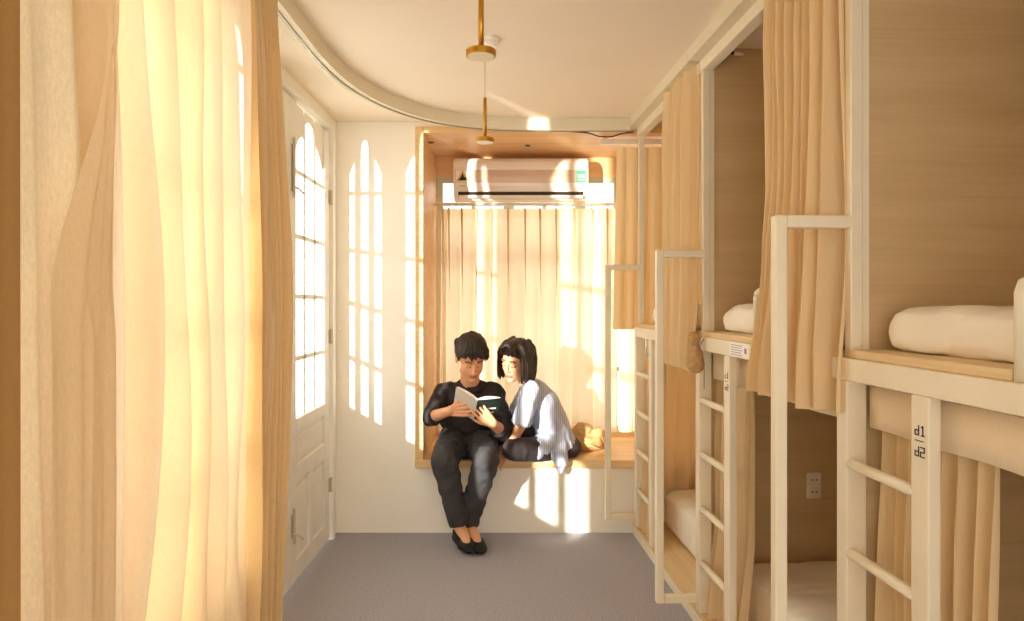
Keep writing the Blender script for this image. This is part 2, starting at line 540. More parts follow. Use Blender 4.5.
# ------------------------------------------------------------------ pendant lamps, smoke detector
def pendant(x, y, z, label):
    t = thing('pendant_lamp', label, 'lamp', (x, y, z), 0, 'brass pendant lamps')
    obj('diffuser', lathe(bmesh.new(), [(0, -0.001), (0.0335, -0.001), (0.0335, 0.004), (0, 0.004)], 40), M['diff'], t)
    obj('disc', lathe(bmesh.new(), [(0.034, 0), (0.0365, 0.0), (0.0375, 0.002), (0.0375, 0.0145), (0.0355, 0.0165), (0.008, 0.0175), (0, 0.0175), (0, 0.004), (0.034, 0.004), (0.034, 0)], 40), M['brass'], t)
    obj('stem', tube(bmesh.new(), [(0, 0, 0.017), (0, 0, 0.178)], 0.0068, 16), M['brass'], t, True)
    top = ZC - z
    obj('wire', tube(bmesh.new(), [(0, 0, 0.178), (0, 0, top - 0.012)], 0.0012, 8), M['wire'], t)
    obj('ceiling_cup', lathe(bmesh.new(), [(0, top - 0.014), (0.024, top - 0.014), (0.03, top - 0.008), (0.03, top), (0, top)], 24), M['brass'], t)
    return t
pendant(-0.077, 1.74, 1.892, 'nearest brass disc pendant lamp, hanging closer to the viewer')
pendant(-0.108, 2.80, 1.922, 'farther brass disc pendant lamp, on a thin wire before the nook')
sd = thing('smoke_detector', 'round white smoke detector on the ceiling beside the brass lamp', 'smoke detector', (-0.082, 2.68, ZC))
obj('base', lathe(bmesh.new(), [(0, -0.012), (0.036, -0.012), (0.038, -0.008), (0.038, 0), (0, 0)], 28), M['white'], sd)
obj('cover', lathe(bmesh.new(), [(0, -0.03), (0.018, -0.03), (0.028, -0.024), (0.031, -0.012), (0, -0.012)], 28), M['white'], sd, True)

# ------------------------------------------------------------------ curtains
def curtain_bm(paths, amp, crests, seed, rows=26, per=9, wob=0.012, top_pinch=0.35, hem_wave=0.0, lobe=False):
    """paths: [(z, [(x, y), ...])] top first; CRESTS: sorted fractions 0..1 along the path where the cloth comes forward
    (the right-hand normal of the path); amp: [(z, amplitude)]"""
    paths = [(z, [Vector(q) for q in p]) for z, p in paths]
    def along(p, s):
        d = [0.0]
        for a, b in zip(p, p[1:]):
            d.append(d[-1] + (b - a).length)
        L = d[-1] * s
        for k in range(len(p) - 1):
            if L <= d[k + 1] + 1e-9:
                u = (L - d[k]) / max(1e-9, d[k + 1] - d[k])
                return p[k].lerp(p[k + 1], u)
        return p[-1]
    ss = []
    ph = []
    cr = list(crests)
    for k in range(len(cr) - 1):
        for j in range(per):
            u = j / per
            ss.append(lerp(cr[k], cr[k + 1], u)); ph.append(k + u)
    ss.append(cr[-1]); ph.append(len(cr) - 1)
    zt, zb = paths[0][0], paths[-1][0]
    rr = random.Random(seed)
    jit = [rr.uniform(0.6, 1.25) for _ in range(len(cr) + 2)]
    bm = bmesh.new()
    grid = []
    for r in range(rows + 1):
        v = r / rows
        z = lerp(zt, zb, v)
        row = []
        for s, p in zip(ss, ph):
            # base position
            q = None
            for (z0, p0), (z1, p1) in zip(paths, paths[1:]):
                if z <= z0 + 1e-9 and z >= z1 - 1e-9:
                    u = (z0 - z) / (z0 - z1)
                    u = u * u * (3 - 2 * u) if len(paths) > 2 else u
                    q = along(p0, s).lerp(along(p1, s), u)
                    s2 = min(1, s + 0.02); s1 = max(0, s - 0.02)
                    t = (along(p0, s2) - along(p0, s1)).normalized()
                    break
            n = Vector((t.y, -t.x))
            k = int(p); f = p - k
            j = lerp(jit[k], jit[k + 1], f)
            w = math.cos(2 * PI * p)
            w = w * 0.8 + 0.2 * math.cos(4 * PI * p + 1.1 * jit[k])
            if lobe:
                w = 2.0 * abs(math.sin(PI * (p + 0.10 * math.sin(3.1 * p + seed) * v))) ** 0.75 - 1.0
                w += 0.35 * v * mnoise.noise(Vector((p * 2.3, z * 1.5, seed)))
            A = smooth_interp(amp, -z)
            off = A * w * j
            off += wob * v ** 0.7 * mnoise.noise(Vector((s * 9 + seed, z * 1.6, seed * 1.7)))
            # the folds drift sideways a little as they fall
            drift = 0.55 * A * math.sin(2 * PI * p * 0.5 + seed) * v * mnoise.noise(Vector((k * 1.3 + seed, z * 1.1, 0.2)))
            x = q.x + n.x * off + t.x * drift
            y = q.y + n.y * off + t.y * drift
            zz = z
            if r == rows and hem_wave:
                zz += hem_wave * mnoise.noise(Vector((s * 12, seed, 0)))
            row.append(bm.verts.new((x, y, zz)))
        grid.append(row)
    for a, b in zip(grid, grid[1:]):
        for k in range(len(a) - 1):
            bm.faces.new((a[k], a[k + 1], b[k + 1], b[k]))
    return bm

def split_rows(bm, zcut, above):
    """keep the faces above (or below) zcut"""
    kill = [f for f in bm.faces if (f.calc_center_median().z < zcut) == above]
    bmesh.ops.delete(bm, geom=kill, context='FACES')
    return bm

def curtain(name, label, cat, origin, rotz, m, group=None, hem=0.0, head=0.0, head_m=None, hem_m=None, **kw):
    t = thing(name, label, cat, origin, rotz, group)
    kw0 = dict(kw)
    zt = kw['paths'][0][0]; zb = kw['paths'][-1][0]
    bm = curtain_bm(**kw0)
    mid = bm
    if hem:
        h = split_rows(bm.copy(), zb + hem, False)
        ho = obj('hem', h, hem_m or m, t, True)
        mid = split_rows(bm, zb + hem, True)
    if head:
        h = split_rows(mid.copy(), zt - head, True)
        obj('heading', h, head_m or m, t, True)
        mid = split_rows(mid, zt - head, False)
    obj('drape', mid, m, t, True)
    for o in t.children:
        sm = o.modifiers.new('solidify', 'SUBSURF'); sm.levels = 1; sm.render_levels = 1
        sm.boundary_smooth = 'PRESERVE_CORNERS'
    return t

def even(n, jitter=0.25, seed=1):
    rr = random.Random(seed)
    v = [k + (rr.uniform(-jitter, jitter) if 0 < k < n else 0) for k in range(n + 1)]
    return [x / n for x in v]

# big linen curtain on the left (its right edge billows into the room)
def yc_at(x, X=-0.70):
    return X * FPX / (x - 512.0)
def add_drape(t, name, m, **kw):
    o = obj(name, curtain_bm(**kw), m, t, True)
    q = o.modifiers.new('smooth', 'SUBSURF'); q.levels = 1; q.render_levels = 1
    q.boundary_smooth = 'PRESERVE_CORNERS'
    return o
cx = [104, 132, 158, 184, 206, 226, 245, 262]
Y0, Y1 = yc_at(cx[0]), yc_at(cx[-1])
cr = [(yc_at(x) - Y0) / (Y1 - Y0) for x in cx]
cr[0], cr[-1] = 0.0, 1.0
lc = thing('linen_curtain', 'bright backlit linen curtain with its darker gathered edge beside the glazed door', 'curtain', (0, 0, 0))
add_drape(lc, 'drape', M['cur_l'], paths=[(2.225, [(-0.745, 1.16), (-0.745, 1.6), (-0.745, 2.08)]), (1.25, [(-0.70, 1.17), (-0.70, 1.55), (-0.69, 1.94)]), (0.03, [(-0.72, 1.13), (-0.71, 1.5), (-0.70, 1.90)])],
          amp=[(-2.225, 0.020), (-1.9, 0.040), (-0.03, 0.052)], crests=cr, seed=3, rows=40, wob=0.045, lobe=True, per=14)
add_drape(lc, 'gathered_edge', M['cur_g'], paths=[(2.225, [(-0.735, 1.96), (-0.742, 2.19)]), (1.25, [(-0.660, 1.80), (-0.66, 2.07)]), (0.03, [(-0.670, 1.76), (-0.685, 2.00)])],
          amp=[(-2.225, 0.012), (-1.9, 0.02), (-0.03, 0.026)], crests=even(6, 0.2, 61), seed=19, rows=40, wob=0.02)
# paler panel nearest the viewer, its loose edge folded over
l2 = thing('linen_curtain', 'paler linen curtain nearest the viewer, its loose edge folded over in a long slanting flap', 'curtain', (0, 0, 0))
add_drape(l2, 'drape', M['cur_n'], paths=[(2.225, [(-0.745, 0.55), (-0.745, 0.95), (-0.745, 1.24)]), (1.25, [(-0.72, 0.6), (-0.72, 0.95), (-0.715, 1.20)]), (0.03, [(-0.72, 0.6), (-0.72, 0.9), (-0.70, 1.18)])],
          amp=[(-2.225, 0.010), (-0.03, 0.02)], crests=[0, 0.42, 0.62, 0.74, 0.88, 1.0], seed=11, rows=40, wob=0.03)
def ex(x, X):
    return (X, yc_at(x, X))
add_drape(l2, 'folded_edge', M['cur_f'], paths=[(2.225, [ex(116, -0.70), ex(119, -0.70)]), (1.72, [ex(108, -0.68), ex(117, -0.66)]), (1.25, [ex(50, -0.67), ex(80, -0.655), ex(114, -0.665)]),
          (0.03, [ex(40, -0.66), ex(72, -0.635), ex(107, -0.66)])],
          amp=[(-2.225, 0.002), (-1.25, 0.005), (-0.03, 0.010)], crests=[0, 0.5, 1.0], seed=14, rows=40, per=16, wob=0.012)
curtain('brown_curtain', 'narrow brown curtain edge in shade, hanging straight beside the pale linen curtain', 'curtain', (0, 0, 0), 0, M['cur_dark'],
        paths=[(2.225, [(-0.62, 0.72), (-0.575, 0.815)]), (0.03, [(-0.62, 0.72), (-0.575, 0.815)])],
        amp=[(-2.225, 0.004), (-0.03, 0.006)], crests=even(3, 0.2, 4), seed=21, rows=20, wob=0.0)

# window curtain in the nook
wc = [(-0.37, 4.47), (0.58, 4.47)]
pins = [443, 449, 462, 476, 491, 508, 525, 540, 556, 573, 591, 607, 616]
cw_ = [(p - pins[0]) / (pins[-1] - pins[0]) for p in pins]
x0w = (441 - 512) * 4.47 / FPX; x1w = (618 - 512) * 4.47 / FPX
ztw = CAMZ + (303 - 209) * 4.47 / FPX
fine = []
for a, b in zip(cw_, cw_[1:]):
    fine += [a, (a + b) / 2]
fine.append(1.0)
curtain('window_curtain', 'glowing sheer curtain across the nook window', 'curtain', (0, 0, 0), 0, M['cur_w'], head=0.06, hem=0.06, head_m=M['cur_f'],
        paths=[(ztw, [(x0w, 4.47), (x1w, 4.47)]), (BENCH + 0.045, [(x0w - 0.01, 4.48), (x1w, 4.48)])],
        amp=[(-ztw, 0.012), (-1.6, 0.020), (-0.4, 0.026)], crests=cw_, seed=5, rows=24, wob=0.02, lobe=True, per=12, hem_wave=0.02)
wcs = [o for o in C.objects if o.name == 'window_curtain'][0]
for k, p in enumerate(pins):
    x = (p - 512) * 4.47 / FPX
    pb = bmesh.new()
    tube(pb, [(x - 0.001, 4.452, ztw + 0.004), (x, 4.447, ztw - 0.05), (x + 0.001, 4.452, ztw - 0.11), (x + 0.002, 4.456, ztw - 0.3), (x + 0.003, 4.462, ztw - 0.55)], [0.007, 0.008, 0.0055, 0.0045, 0.001], 8)
    obj('pleat', pb, M['cur_b'], wcs, True)
rt = thing('curtain_rod', 'white curtain rod below the air conditioner', 'curtain rod', (0, 4.46, ztw + 0.028))
obj('rod', tube(bmesh.new(), [(ALX, 0, 0), (1.75, 0, 0)], 0.011, 12), M['rod'], rt, True)
for p in pins[:-1]:
    x = (p - 512) * 4.47 / FPX
    obj('ring', tube(bmesh.new(), [(x + 0.0, 0.016 * math.cos(a), 0.016 * math.sin(a) - 0.003) for a in (2 * PI * q / 12 for q in range(13))], 0.0025, 6, False), M['rod'], rt)
# second run of the window curtain, behind the beds
curtain('window_curtain', 'glowing sheer curtain across the window behind the beds', 'curtain', (0, 0, 0), 0, M['cur_w'], head=0.09, hem=0.06,
        paths=[(ztw, [(x1w + 0.01, 4.47), (1.7, 4.47)]), (BENCH + 0.045, [(x1w + 0.01, 4.48), (1.7, 4.48)])],
        amp=[(-ztw, 0.010), (-1.6, 0.018), (-0.4, 0.022)], crests=even(12, 0.2, 9), seed=8, rows=24, wob=0.02, lobe=True, per=12, hem_wave=0.02)

# ------------------------------------------------------------------ bunks
AF, BF = 0.904, -0.055
TH = math.atan(-BF)
PY = [3.85, 2.788, 1.706, 0.632]
CT = math.cos(TH)
def bloc(Y):
    return (AF + BF * Y, Y, 0.0)
RAIL0, RAIL1 = 1.096, 1.149
PL1 = 1.169
DEPTH = 1.95
def bunk(i, label):
    Ya, Yb = PY[i], PY[i + 1]
    L = (Ya - Yb) / CT
    t = thing('bunk_bed', label, 'bunk bed', bloc(Ya), TH, 'built-in bunk beds')
    m = M['bunk']
    first = i == 0
    # posts at the far end
    obj('post', B((0.0, 0.03, -0.03, 0.0, PL1 - 0.02, ZC)), m, t, bevel=0.003)
    obj('post', B((-0.02, 0.03, -0.045, 0.0, 0.062, RAIL0)), m, t, bevel=0.003)
    # rails
    obj('front_rail', B((-0.02, 0.03, -L, 0.0, RAIL0, RAIL1)), m, t, bevel=0.003)
    obj('plank', B((-0.006, 0.09, -L * 0.5 + 0.0, -0.032, RAIL1, PL1), ), M['plank'], t, bevel=0.002)
    obj('top_rail', B((-0.005, 0.04, -L, 0.0, ZC - 0.095, ZC - 0.05)), m, t, bevel=0.003)
    obj('fascia', B((-0.05, 0.04, -L, 0.012 if not first else 0.03, ZC - 0.05, ZC)), M['trim'], t)
    obj('bed_deck', B((0.03, DEPTH, -L + 0.002, -0.002, RAIL0 + 0.004, RAIL1 + 0.01)), m, t)
    # platform of the lower bed
    obj('platform', B((-0.02, DEPTH, -L, 0.0 if not first else 0.03, 0.0, 0.045)), m, t, bevel=0.002)
    obj('platform_board', B((-0.018, DEPTH, -L, 0.0 if not first else 0.03, 0.045, 0.062)), M['plank'], t, bevel=0.002)
    # wooden partition
    if not first:
        obj('partition', B((0.03, DEPTH, -0.02, -0.002, 0.062, RAIL0 + 0.002), (0.03, DEPTH, -0.02, -0.002, RAIL1 + 0.012, ZC)), M['panel'], t)
        obj('partition_edge', B((0.03, 0.046, -0.028, -0.02, PL1 - 0.02, ZC - 0.05)), m, t)
    if i == 2:
        obj('partition', B((0.0, DEPTH, -L - 0.02, -L, 0.0, ZC)), M['panel'], t)  # unseen end panel of the row, put in to block rear light
    # ladder
    d = 0.345 if i == 2 else 0.37
    lad = obj('ladder', B((-0.02, 0.006, -d, -d + 0.055, 0.062, RAIL0)), m, t, bevel=0.003)
    for z in (0.898, 0.686, 0.474, 0.262):
        obj('rung', tube(bmesh.new(), [(-0.008, -0.04, z), (-0.008, -d + 0.05, z)], 0.0125, 14), m, lad, True)
    # hand rail loop that stands into the aisle
    g = bmesh.new()
    xl, z0, z1, w = -0.185, 0.098, 1.49, 0.03
    box(g, xl, xl + w, -0.03, 0.0, z0, z1)
    box(g, xl + w, 0.004, -0.03, 0.0, z1 - 0.03, z1)
    box(g, xl + w, -0.02, -0.03, 0.0, z0, z0 + 0.03)
    obj('hand_rail', g, m, t, bevel=0.004)
    # guard over the near half of the upper bed
    g = bmesh.new()
    ya = -0.55
    pts = [(0.004, ya, RAIL1), (0.004, ya, 1.297), (0.004, ya - 0.006, 1.311), (0.004, ya - 0.02, 1.315), (0.004, -L + 0.12, 1.315), (0.004, -L + 0.106, 1.311), (0.004, -L + 0.1, 1.297), (0.004, -L + 0.1, RAIL1)]
    tube(g, pts, 0.0125, 12)
    tube(g, [(0.004, ya - 0.25, RAIL1), (0.004, ya - 0.25, 1.31)], 0.010, 12)
    obj('guard_rail', g, m, t, True)
    # fabric valance under the rail
    vb = bmesh.new()
    rows = []
    for k in range(25):
        y = lerp(-0.05, -L + 0.01, k / 24)
        e = 0.004 * math.sin(k * 0.9)
        rows.append([bm_v for bm_v in (vb.verts.new((0.034 + e, y, RAIL0 - 0.012)), vb.verts.new((0.034 + e * 1.6, y, 0.985)),
                                       vb.verts.new((0.037 + e * 1.6, y, 0.985)), vb.verts.new((0.037 + e, y, RAIL0 - 0.012)))])
    for a, b in zip(rows, rows[1:]):
        for k in range(4):
            vb.faces.new((a[k], a[(k + 1) % 4], b[(k + 1) % 4], b[k]))
    vb.faces.new(rows[0]); vb.faces.new(rows[-1][::-1])
    obj('valance', vb, M['valance'], t, True)
    return t, L

def mattress(bm, x0, x1, y0, y1, z0, z1, r=0.05, seed=0, amp=0.006):
    nx, ny, nz = 40, 70, 12
    def P(u, v, w):
        x = lerp(x0, x1, u); y = lerp(y0, y1, v); z = lerp(z0, z1, w)
        cx_ = min(max(x, x0 + r), x1 - r); cy_ = min(max(y, y0 + r), y1 - r)
        hz = min(r, (z1 - z0) / 2); cz_ = min(max(z, z0 + hz), z1 - hz)
        d = Vector(((x - cx_) / r, (y - cy_) / r, (z - cz_) / hz))
        if d.length > 1e-6:
            mx = max(abs(d.x), abs(d.y), abs(d.z))
            d = d.normalized() * mx
        p = Vector((cx_ + d.x * r, cy_ + d.y * r, cz_ + d.z * hz))
        q = mnoise.noise(p * 9 + Vector((seed, 0, 0))) + 0.6 * mnoise.noise(Vector((p.x * 22, p.y * 9, p.z * 30 + seed)))
        if w > 0.05:
            p.z += amp * q
            p.x += amp * 0.8 * mnoise.noise(p * 14 + Vector((0, seed, 3)))
            rdg = 1 - abs(mnoise.noise(Vector((seed, p.y * 17 + p.z * 16, p.z * 3 + p.x * 2))))
            p.x -= amp * 1.3 * (rdg - 0.7) * (1 if u < 0.3 else 0)
            p.z += amp * 0.9 * (rdg - 0.7)
        return p
    def face(fn, n, m_):
        g = [[bm.verts.new(fn(i / n, j / m_)) for j in range(m_ + 1)] for i in range(n + 1)]
        for i in range(n):
            for j in range(m_):
                bm.faces.new((g[i][j], g[i + 1][j], g[i + 1][j + 1], g[i][j + 1]))
    face(lambda u, v: P(u, v, 1), nx, ny); face(lambda u, v: P(u, v, 0), nx, ny)
    face(lambda u, v: P(0, u, v), ny, nz); face(lambda u, v: P(1, u, v), ny, nz)
    face(lambda u, v: P(u, 0, v), nx, nz); face(lambda u, v: P(u, 1, v), nx, nz)
    bmesh.ops.remove_doubles(bm, verts=bm.verts, dist=0.0008)
    return bm

blabels = ['farthest bunk bed with ladder, standing before the window curtains',
           'middle bunk bed with a white notice on its rail',
           'nearest bunk bed with d1 and d2 marked on its ladder']
Ls = []
for i in range(3):
    t, L = bunk(i, blabels[i])
    Ls.append(L)
    lo, hi = ['farthest bunk, partly hidden by its ladder', 'middle bunk, below the wall socket', 'nearest bunk'], \
             ['farthest bunk', 'middle bunk, showing beside the brown curtain', 'nearest bunk with wrinkled sheet']
    mt = thing('mattress', 'white sheeted mattress on the lower level of the ' + lo[i], 'mattress', bloc(PY[i]), TH, 'white bunk mattresses')
    obj('sheeted_pad', mattress(bmesh.new(), 0.13, 1.92, -L + 0.05, -0.06, 0.062, 0.275, 0.05, i, 0.008), M['sheet'], mt, True)
    mt = thing('mattress', 'white mattress on the upper level of the ' + hi[i], 'mattress', bloc(PY[i]), TH, 'white bunk mattresses')
    obj('sheeted_pad', mattress(bmesh.new(), 0.058, 1.92, -L + 0.05, -0.055, RAIL1 + 0.012, 1.27, 0.05, i + 5, 0.010), M['sheet'], mt, True)

# upper curtains, gathered at the near end of each bunk
def upper_curtain(i, ya, yb, label, seed, nf, amp, dx=0.0):
    curtain('bunk_curtain', label, 'curtain', bloc(PY[i]), TH, M['cur_b'], 'upper bunk curtains', hem=0.05, head=0.06,
            paths=[(ZC - 0.052, [(0.0, yb - 0.015), (-0.026, yb + 0.05), (-0.026, ya)]), (1.62, [(0.0, yb - 0.015), (-0.036, yb + 0.05), (-0.034, ya - dx)]), (1.42, [(0.0, yb - 0.015), (-0.038, yb + 0.05), (-0.036, ya - dx * 0.3)]),
                   (1.015, [(-0.040, yb - 0.055), (-0.054, yb + 0.05), (-0.048, ya + dx)])],
            amp=[(-2.24, amp * 0.45), (-2.0, amp * 0.85), (-1.0, amp)], crests=even(nf, 0.3, seed), seed=seed, rows=34, wob=0.02, hem_wave=0.012, lobe=True, per=12)
upper_curtain(0, -0.66, -1.05, 'beige curtain gathered at the end of the farthest upper bunk, small pouch below', 31, 6, 0.036, 0.0)
upper_curtain(1, -0.71, -1.072, 'beige curtain hanging from the middle upper bunk, behind the tall hand rail', 33, 8, 0.034, 0.035)

# lower curtains
def lower_curtain(i, ya, yb, label, seed, nf, x=0.07, top=0.0):
    curtain('bunk_curtain', label, 'curtain', bloc(PY[i]), TH, M['cur_b'], 'lower bunk curtains',
            paths=[(1.04, [(x, yb - top), (x, ya)]), (0.5, [(x - 0.01, yb), (x - 0.01, ya)]), (0.066, [(x - 0.045, yb + 0.01), (x - 0.045, ya)])],
            amp=[(-1.04, 0.014), (-0.7, 0.026), (-0.06, 0.034)], crests=even(nf, 0.3, seed), seed=seed, rows=26, wob=0.02, lobe=True, per=12)
lower_curtain(0, -0.03, -0.30, 'beige curtain behind the ladder of the farthest bunk', 41, 5, 0.05, 0.09)
lower_curtain(1, -0.03, -0.36, 'beige curtain behind the ladder of the middle bunk', 43, 5)
lower_curtain(2, -0.06, -0.42, 'beige curtain behind the ladder marked d1 and d2', 47, 7)

# curtains closing the far end of the farthest bunk
curtain('bunk_end_curtain', 'beige curtain at the far end of the farthest upper bunk, its hem above the seat', 'curtain', (0, 0, 0), 0, M['cur_b'], hem=0.075, head=0.05,
        paths=[(2.165, [((617 - 512) * 3.98 / FPX, 3.98), (1.75, 3.98)]), (1.13, [((613 - 512) * 3.98 / FPX, 3.98), (1.75, 3.98)])],
        amp=[(-2.165, 0.010), (-1.13, 0.022)], crests=even(18, 0.25, 51), seed=51, rows=22, wob=0.015, lobe=True, per=12)
curtain('bunk_end_curtain', 'orange-lit curtain at the far end of the farthest lower bunk', 'curtain', (0, 0, 0), 0, M['cur_b'],
        paths=[(1.06, [(0.80, 3.83), (1.75, 3.83)]), (0.27, [(0.80, 3.83), (1.75, 3.83)])],
        amp=[(-1.06, 0.012), (-0.27, 0.025)], crests=even(10, 0.25, 53), seed=53, rows=20, wob=0.015, lobe=True, per=12)
er = thing('curtain_rail', 'white curtain rail above the far end of the upper bunk', 'curtain rail', (0.0, 3.98, 2.18))
obj('rail', B((0.50, 1.8, -0.012, 0.012, 0.0, 0.03)), M['rod'], er, bevel=0.003)
for xb_ in (0.52, 1.2):
    obj('bracket', B((xb_, xb_ + 0.025, -0.006, 0.006, 0.03, ALZ - 2.18)), M['rod'], er)

# ------------------------------------------------------------------ people
def cap_seg(bm, p0, r0, p1, r1, n=16, flat0=False, flat1=False, sx=1.0, side=None):
    """tapered limb segment with round (or flat) ends; SX widens it along SIDE"""
    p0, p1 = Vector(p0), Vector(p1)
    ax = p1 - p0
    L = ax.length
    t = ax.normalized() if L > 1e-6 else Vector((0, 0, 1))
    if side is not None:
        s = Vector(side); s = (s - t * s.dot(t)).normalized(); u = t.cross(s)
    else:
        s, u = frame_at(t)
    st = []
    if flat0:
        st += [(0, 0.0), (0, r0)]
    else:
        st += [(-r0 * math.cos(a), r0 * math.sin(a)) for a in (0, PI / 8, PI / 4, 3 * PI / 8, PI / 2)]
    if flat1:
        st += [(L, r1), (L, 0.0)]
    else:
        st += [(L + r1 * math.sin(a), r1 * math.cos(a)) for a in (0, PI / 8, PI / 4, 3 * PI / 8, PI / 2)]
    rings = []
    for d, r in st:
        c = p0 + t * d
        if r < 1e-6:
            rings.append([bm.verts.new(c)])
        else:
            rings.append([bm.verts.new(c + s * (r * sx * math.cos(q)) + u * (r * math.sin(q))) for q in (2 * PI * k / n for k in range(n))])
    fs = []
    for a, b in zip(rings, rings[1:]):
        for k in range(n):
            k2 = (k + 1) % n
            if len(a) == 1:
                fs.append(bm.faces.new((a[0], b[k2], b[k])))
            elif len(b) == 1:
                fs.append(bm.faces.new((a[k], a[k2], b[0])))
            else:
                fs.append(bm.faces.new((a[k], a[k2], b[k2], b[k])))
    bmesh.ops.recalc_face_normals(bm, faces=fs)

def ell(bm, c, r, rot=None):
    mt_ = Matrix.Translation(Vector(c)) @ (rot.to_4x4() if rot is not None else Matrix.Identity(4)) @ Matrix.Diagonal((r[0], r[1], r[2], 1))
    bmesh.ops.create_uvsphere(bm, u_segments=22, v_segments=14, radius=1.0, matrix=mt_)

def chain(bm, pts):
    for (p0, r0), (p1, r1) in zip(pts, pts[1:]):
        cap_seg(bm, p0, r0, p1, r1)

def fuse(name, bm, mats, parent, voxel, iters=4, matfn=None, wrinkle=None):
    """union of the overlapping pieces as one continuous surface"""
    me = bpy.data.meshes.new(name)
    bm.to_mesh(me); bm.free()
    o = bpy.data.objects.new(name, me)
    C.objects.link(o)
    r = o.modifiers.new('r', 'REMESH'); r.mode = 'VOXEL'; r.voxel_size = voxel; r.use_smooth_shade = True
    s = o.modifiers.new('s', 'SMOOTH'); s.factor = 0.5; s.iterations = iters
    dg = bpy.context.evaluated_depsgraph_get()
    m2 = bpy.data.meshes.new_from_object(o.evaluated_get(dg))
    o.modifiers.clear()
    o.data = m2
    bpy.data.meshes.remove(me)
    m2.name = name
    m2.materials.clear()
    for q in (mats if isinstance(mats, (list, tuple)) else [mats]):
        m2.materials.append(q)
    if wrinkle:
        nn = [v.normal.copy() for v in m2.vertices]
        for v, n_ in zip(m2.vertices, nn):
            v.co += n_ * wrinkle(v.co)
    if matfn:
        for p in m2.polygons:
            p.material_index = matfn(p.center)
    shade(m2)
    o.parent = parent
    return o

def hand(bm, W, d, u, n, curl=1.0, s=1.0, spread=0.1):
    """W wrist, d finger direction, u from little finger to index, n side the fingers close towards"""
    W = Vector(W); d = Vector(d).normalized(); u = Vector(u); u = (u - d * u.dot(d)).normalized()
    nn = d.cross(u)
    if nn.dot(Vector(n)) < 0:
        nn = -nn
    n = nn
    offs = [0.031, 0.0105, -0.0105, -0.030]
    lens = [0.068, 0.077, 0.071, 0.055]
    for o_, l_ in zip(offs, lens):
        root = W + d * (0.084 - abs(o_) * 0.25) * s + u * o_ * s
        cap_seg(bm, W + u * o_ * 0.55 * s, 0.0125 * s, root, 0.0095 * s, 10)
        p = root
        dd = (d + u * o_ * spread * 20).normalized()
        for q, (fr, rr) in enumerate(((0.44, 0.0080), (0.31, 0.0072), (0.25, 0.0063))):
            ang = math.radians((14, 32, 24)[q]) * curl
            dd = (dd * math.cos(ang) + n * math.sin(ang)).normalized()
            e = p + dd * l_ * fr * s
            cap_seg(bm, p, rr * 1.05 * s, e, rr * s, 10)
            p = e
    p = W + d * 0.02 * s + u * 0.022 * s
    e = p + (d * 0.62 + u * 0.62 + n * 0.35).normalized() * 0.042 * s
    cap_seg(bm, p, 0.013 * s, e, 0.0105 * s, 10)
    e2 = e + (d * 0.8 + u * 0.35 + n * 0.3 * curl).normalized() * 0.033 * s
    cap_seg(bm, e, 0.0102 * s, e2, 0.0085 * s, 10)

def foot(bm, A, toe, s=1.0, up=(0, 0, 1)):
    A = Vector(A); toe = Vector(toe)
    d = (toe - A).normalized()
    side = d.cross(Vector(up)).normalized()
    cap_seg(bm, A, 0.036 * s, A + (toe - A) * 0.6, 0.03 * s, 12)
    for k, o_ in enumerate((-0.026, -0.013, 0.0, 0.013, 0.026)):
        b = A + (toe - A) * 0.62 + side * o_ * s
        cap_seg(bm, A + (toe - A) * 0.3 + side * o_ * 0.6 * s, 0.02 * s, b, 0.0125 * s, 10)
        cap_seg(bm, b, 0.0115 * s, A + (toe - A) * (0.98 - 0.03 * abs(k - 1)) + side * o_ * 1.05 * s, 0.0085 * s, 10)

def rot3(yaw, pitch, roll):
    return (Matrix.Rotation(math.radians(yaw), 3, 'Z') @ Matrix.Rotation(math.radians(pitch), 3, 'X') @ Matrix.Rotation(math.radians(roll), 3, 'Y'))

def head(bm, c, rot, s=1.0, jaw=1.0):
    def H(x, y, z):
        return Vector(c) + rot @ (Vector((x, y, z)) * s)
    def E(p, r):
        ell(bm, H(*p), tuple(q * s for q in r), rot)
    def K(p0, r0, p1, r1):
        cap_seg(bm, H(*p0), r0 * s, H(*p1), r1 * s, 10)
    E((0, 0.012, 0.030), (0.074, 0.092, 0.086))
    E((0, -0.024, -0.030), (0.063 * jaw, 0.062, 0.074))
    E((0, -0.058, -0.092), (0.024 * jaw, 0.022, 0.018))
    K((-0.045 * jaw, -0.005, -0.07), 0.02, (0, -0.05, -0.095), 0.018)
    K((0.045 * jaw, -0.005, -0.07), 0.02, (0, -0.05, -0.095), 0.018)
    for q in (-1, 1):
        E((q * 0.033 * jaw, -0.055, -0.022), (0.022, 0.022, 0.024))
        K((q * 0.014, -0.083, 0.026), 0.0085, (q * 0.044, -0.069, 0.026), 0.008)
        E((q * 0.030, -0.074, 0.004), (0.0155, 0.0115, 0.0085))
        E((q * 0.0105, -0.090, -0.031), (0.0075, 0.0085, 0.0065))
        E((q * 0.076, 0.012, -0.006), (0.008, 0.018, 0.029))
        E((q * 0.079, 0.018, 0.006), (0.007, 0.012, 0.014))
    K((0, -0.083, 0.014), 0.007, (0, -0.1, -0.026), 0.0105)
    K((-0.017, -0.079, -0.056), 0.0055, (0.017, -0.079, -0.056), 0.0055)
    K((-0.014, -0.0795, -0.066), 0.0065, (0.014, -0.0795, -0.066), 0.0065)
    E((0, -0.084, -0.058), (0.011, 0.007, 0.0085))
    return H

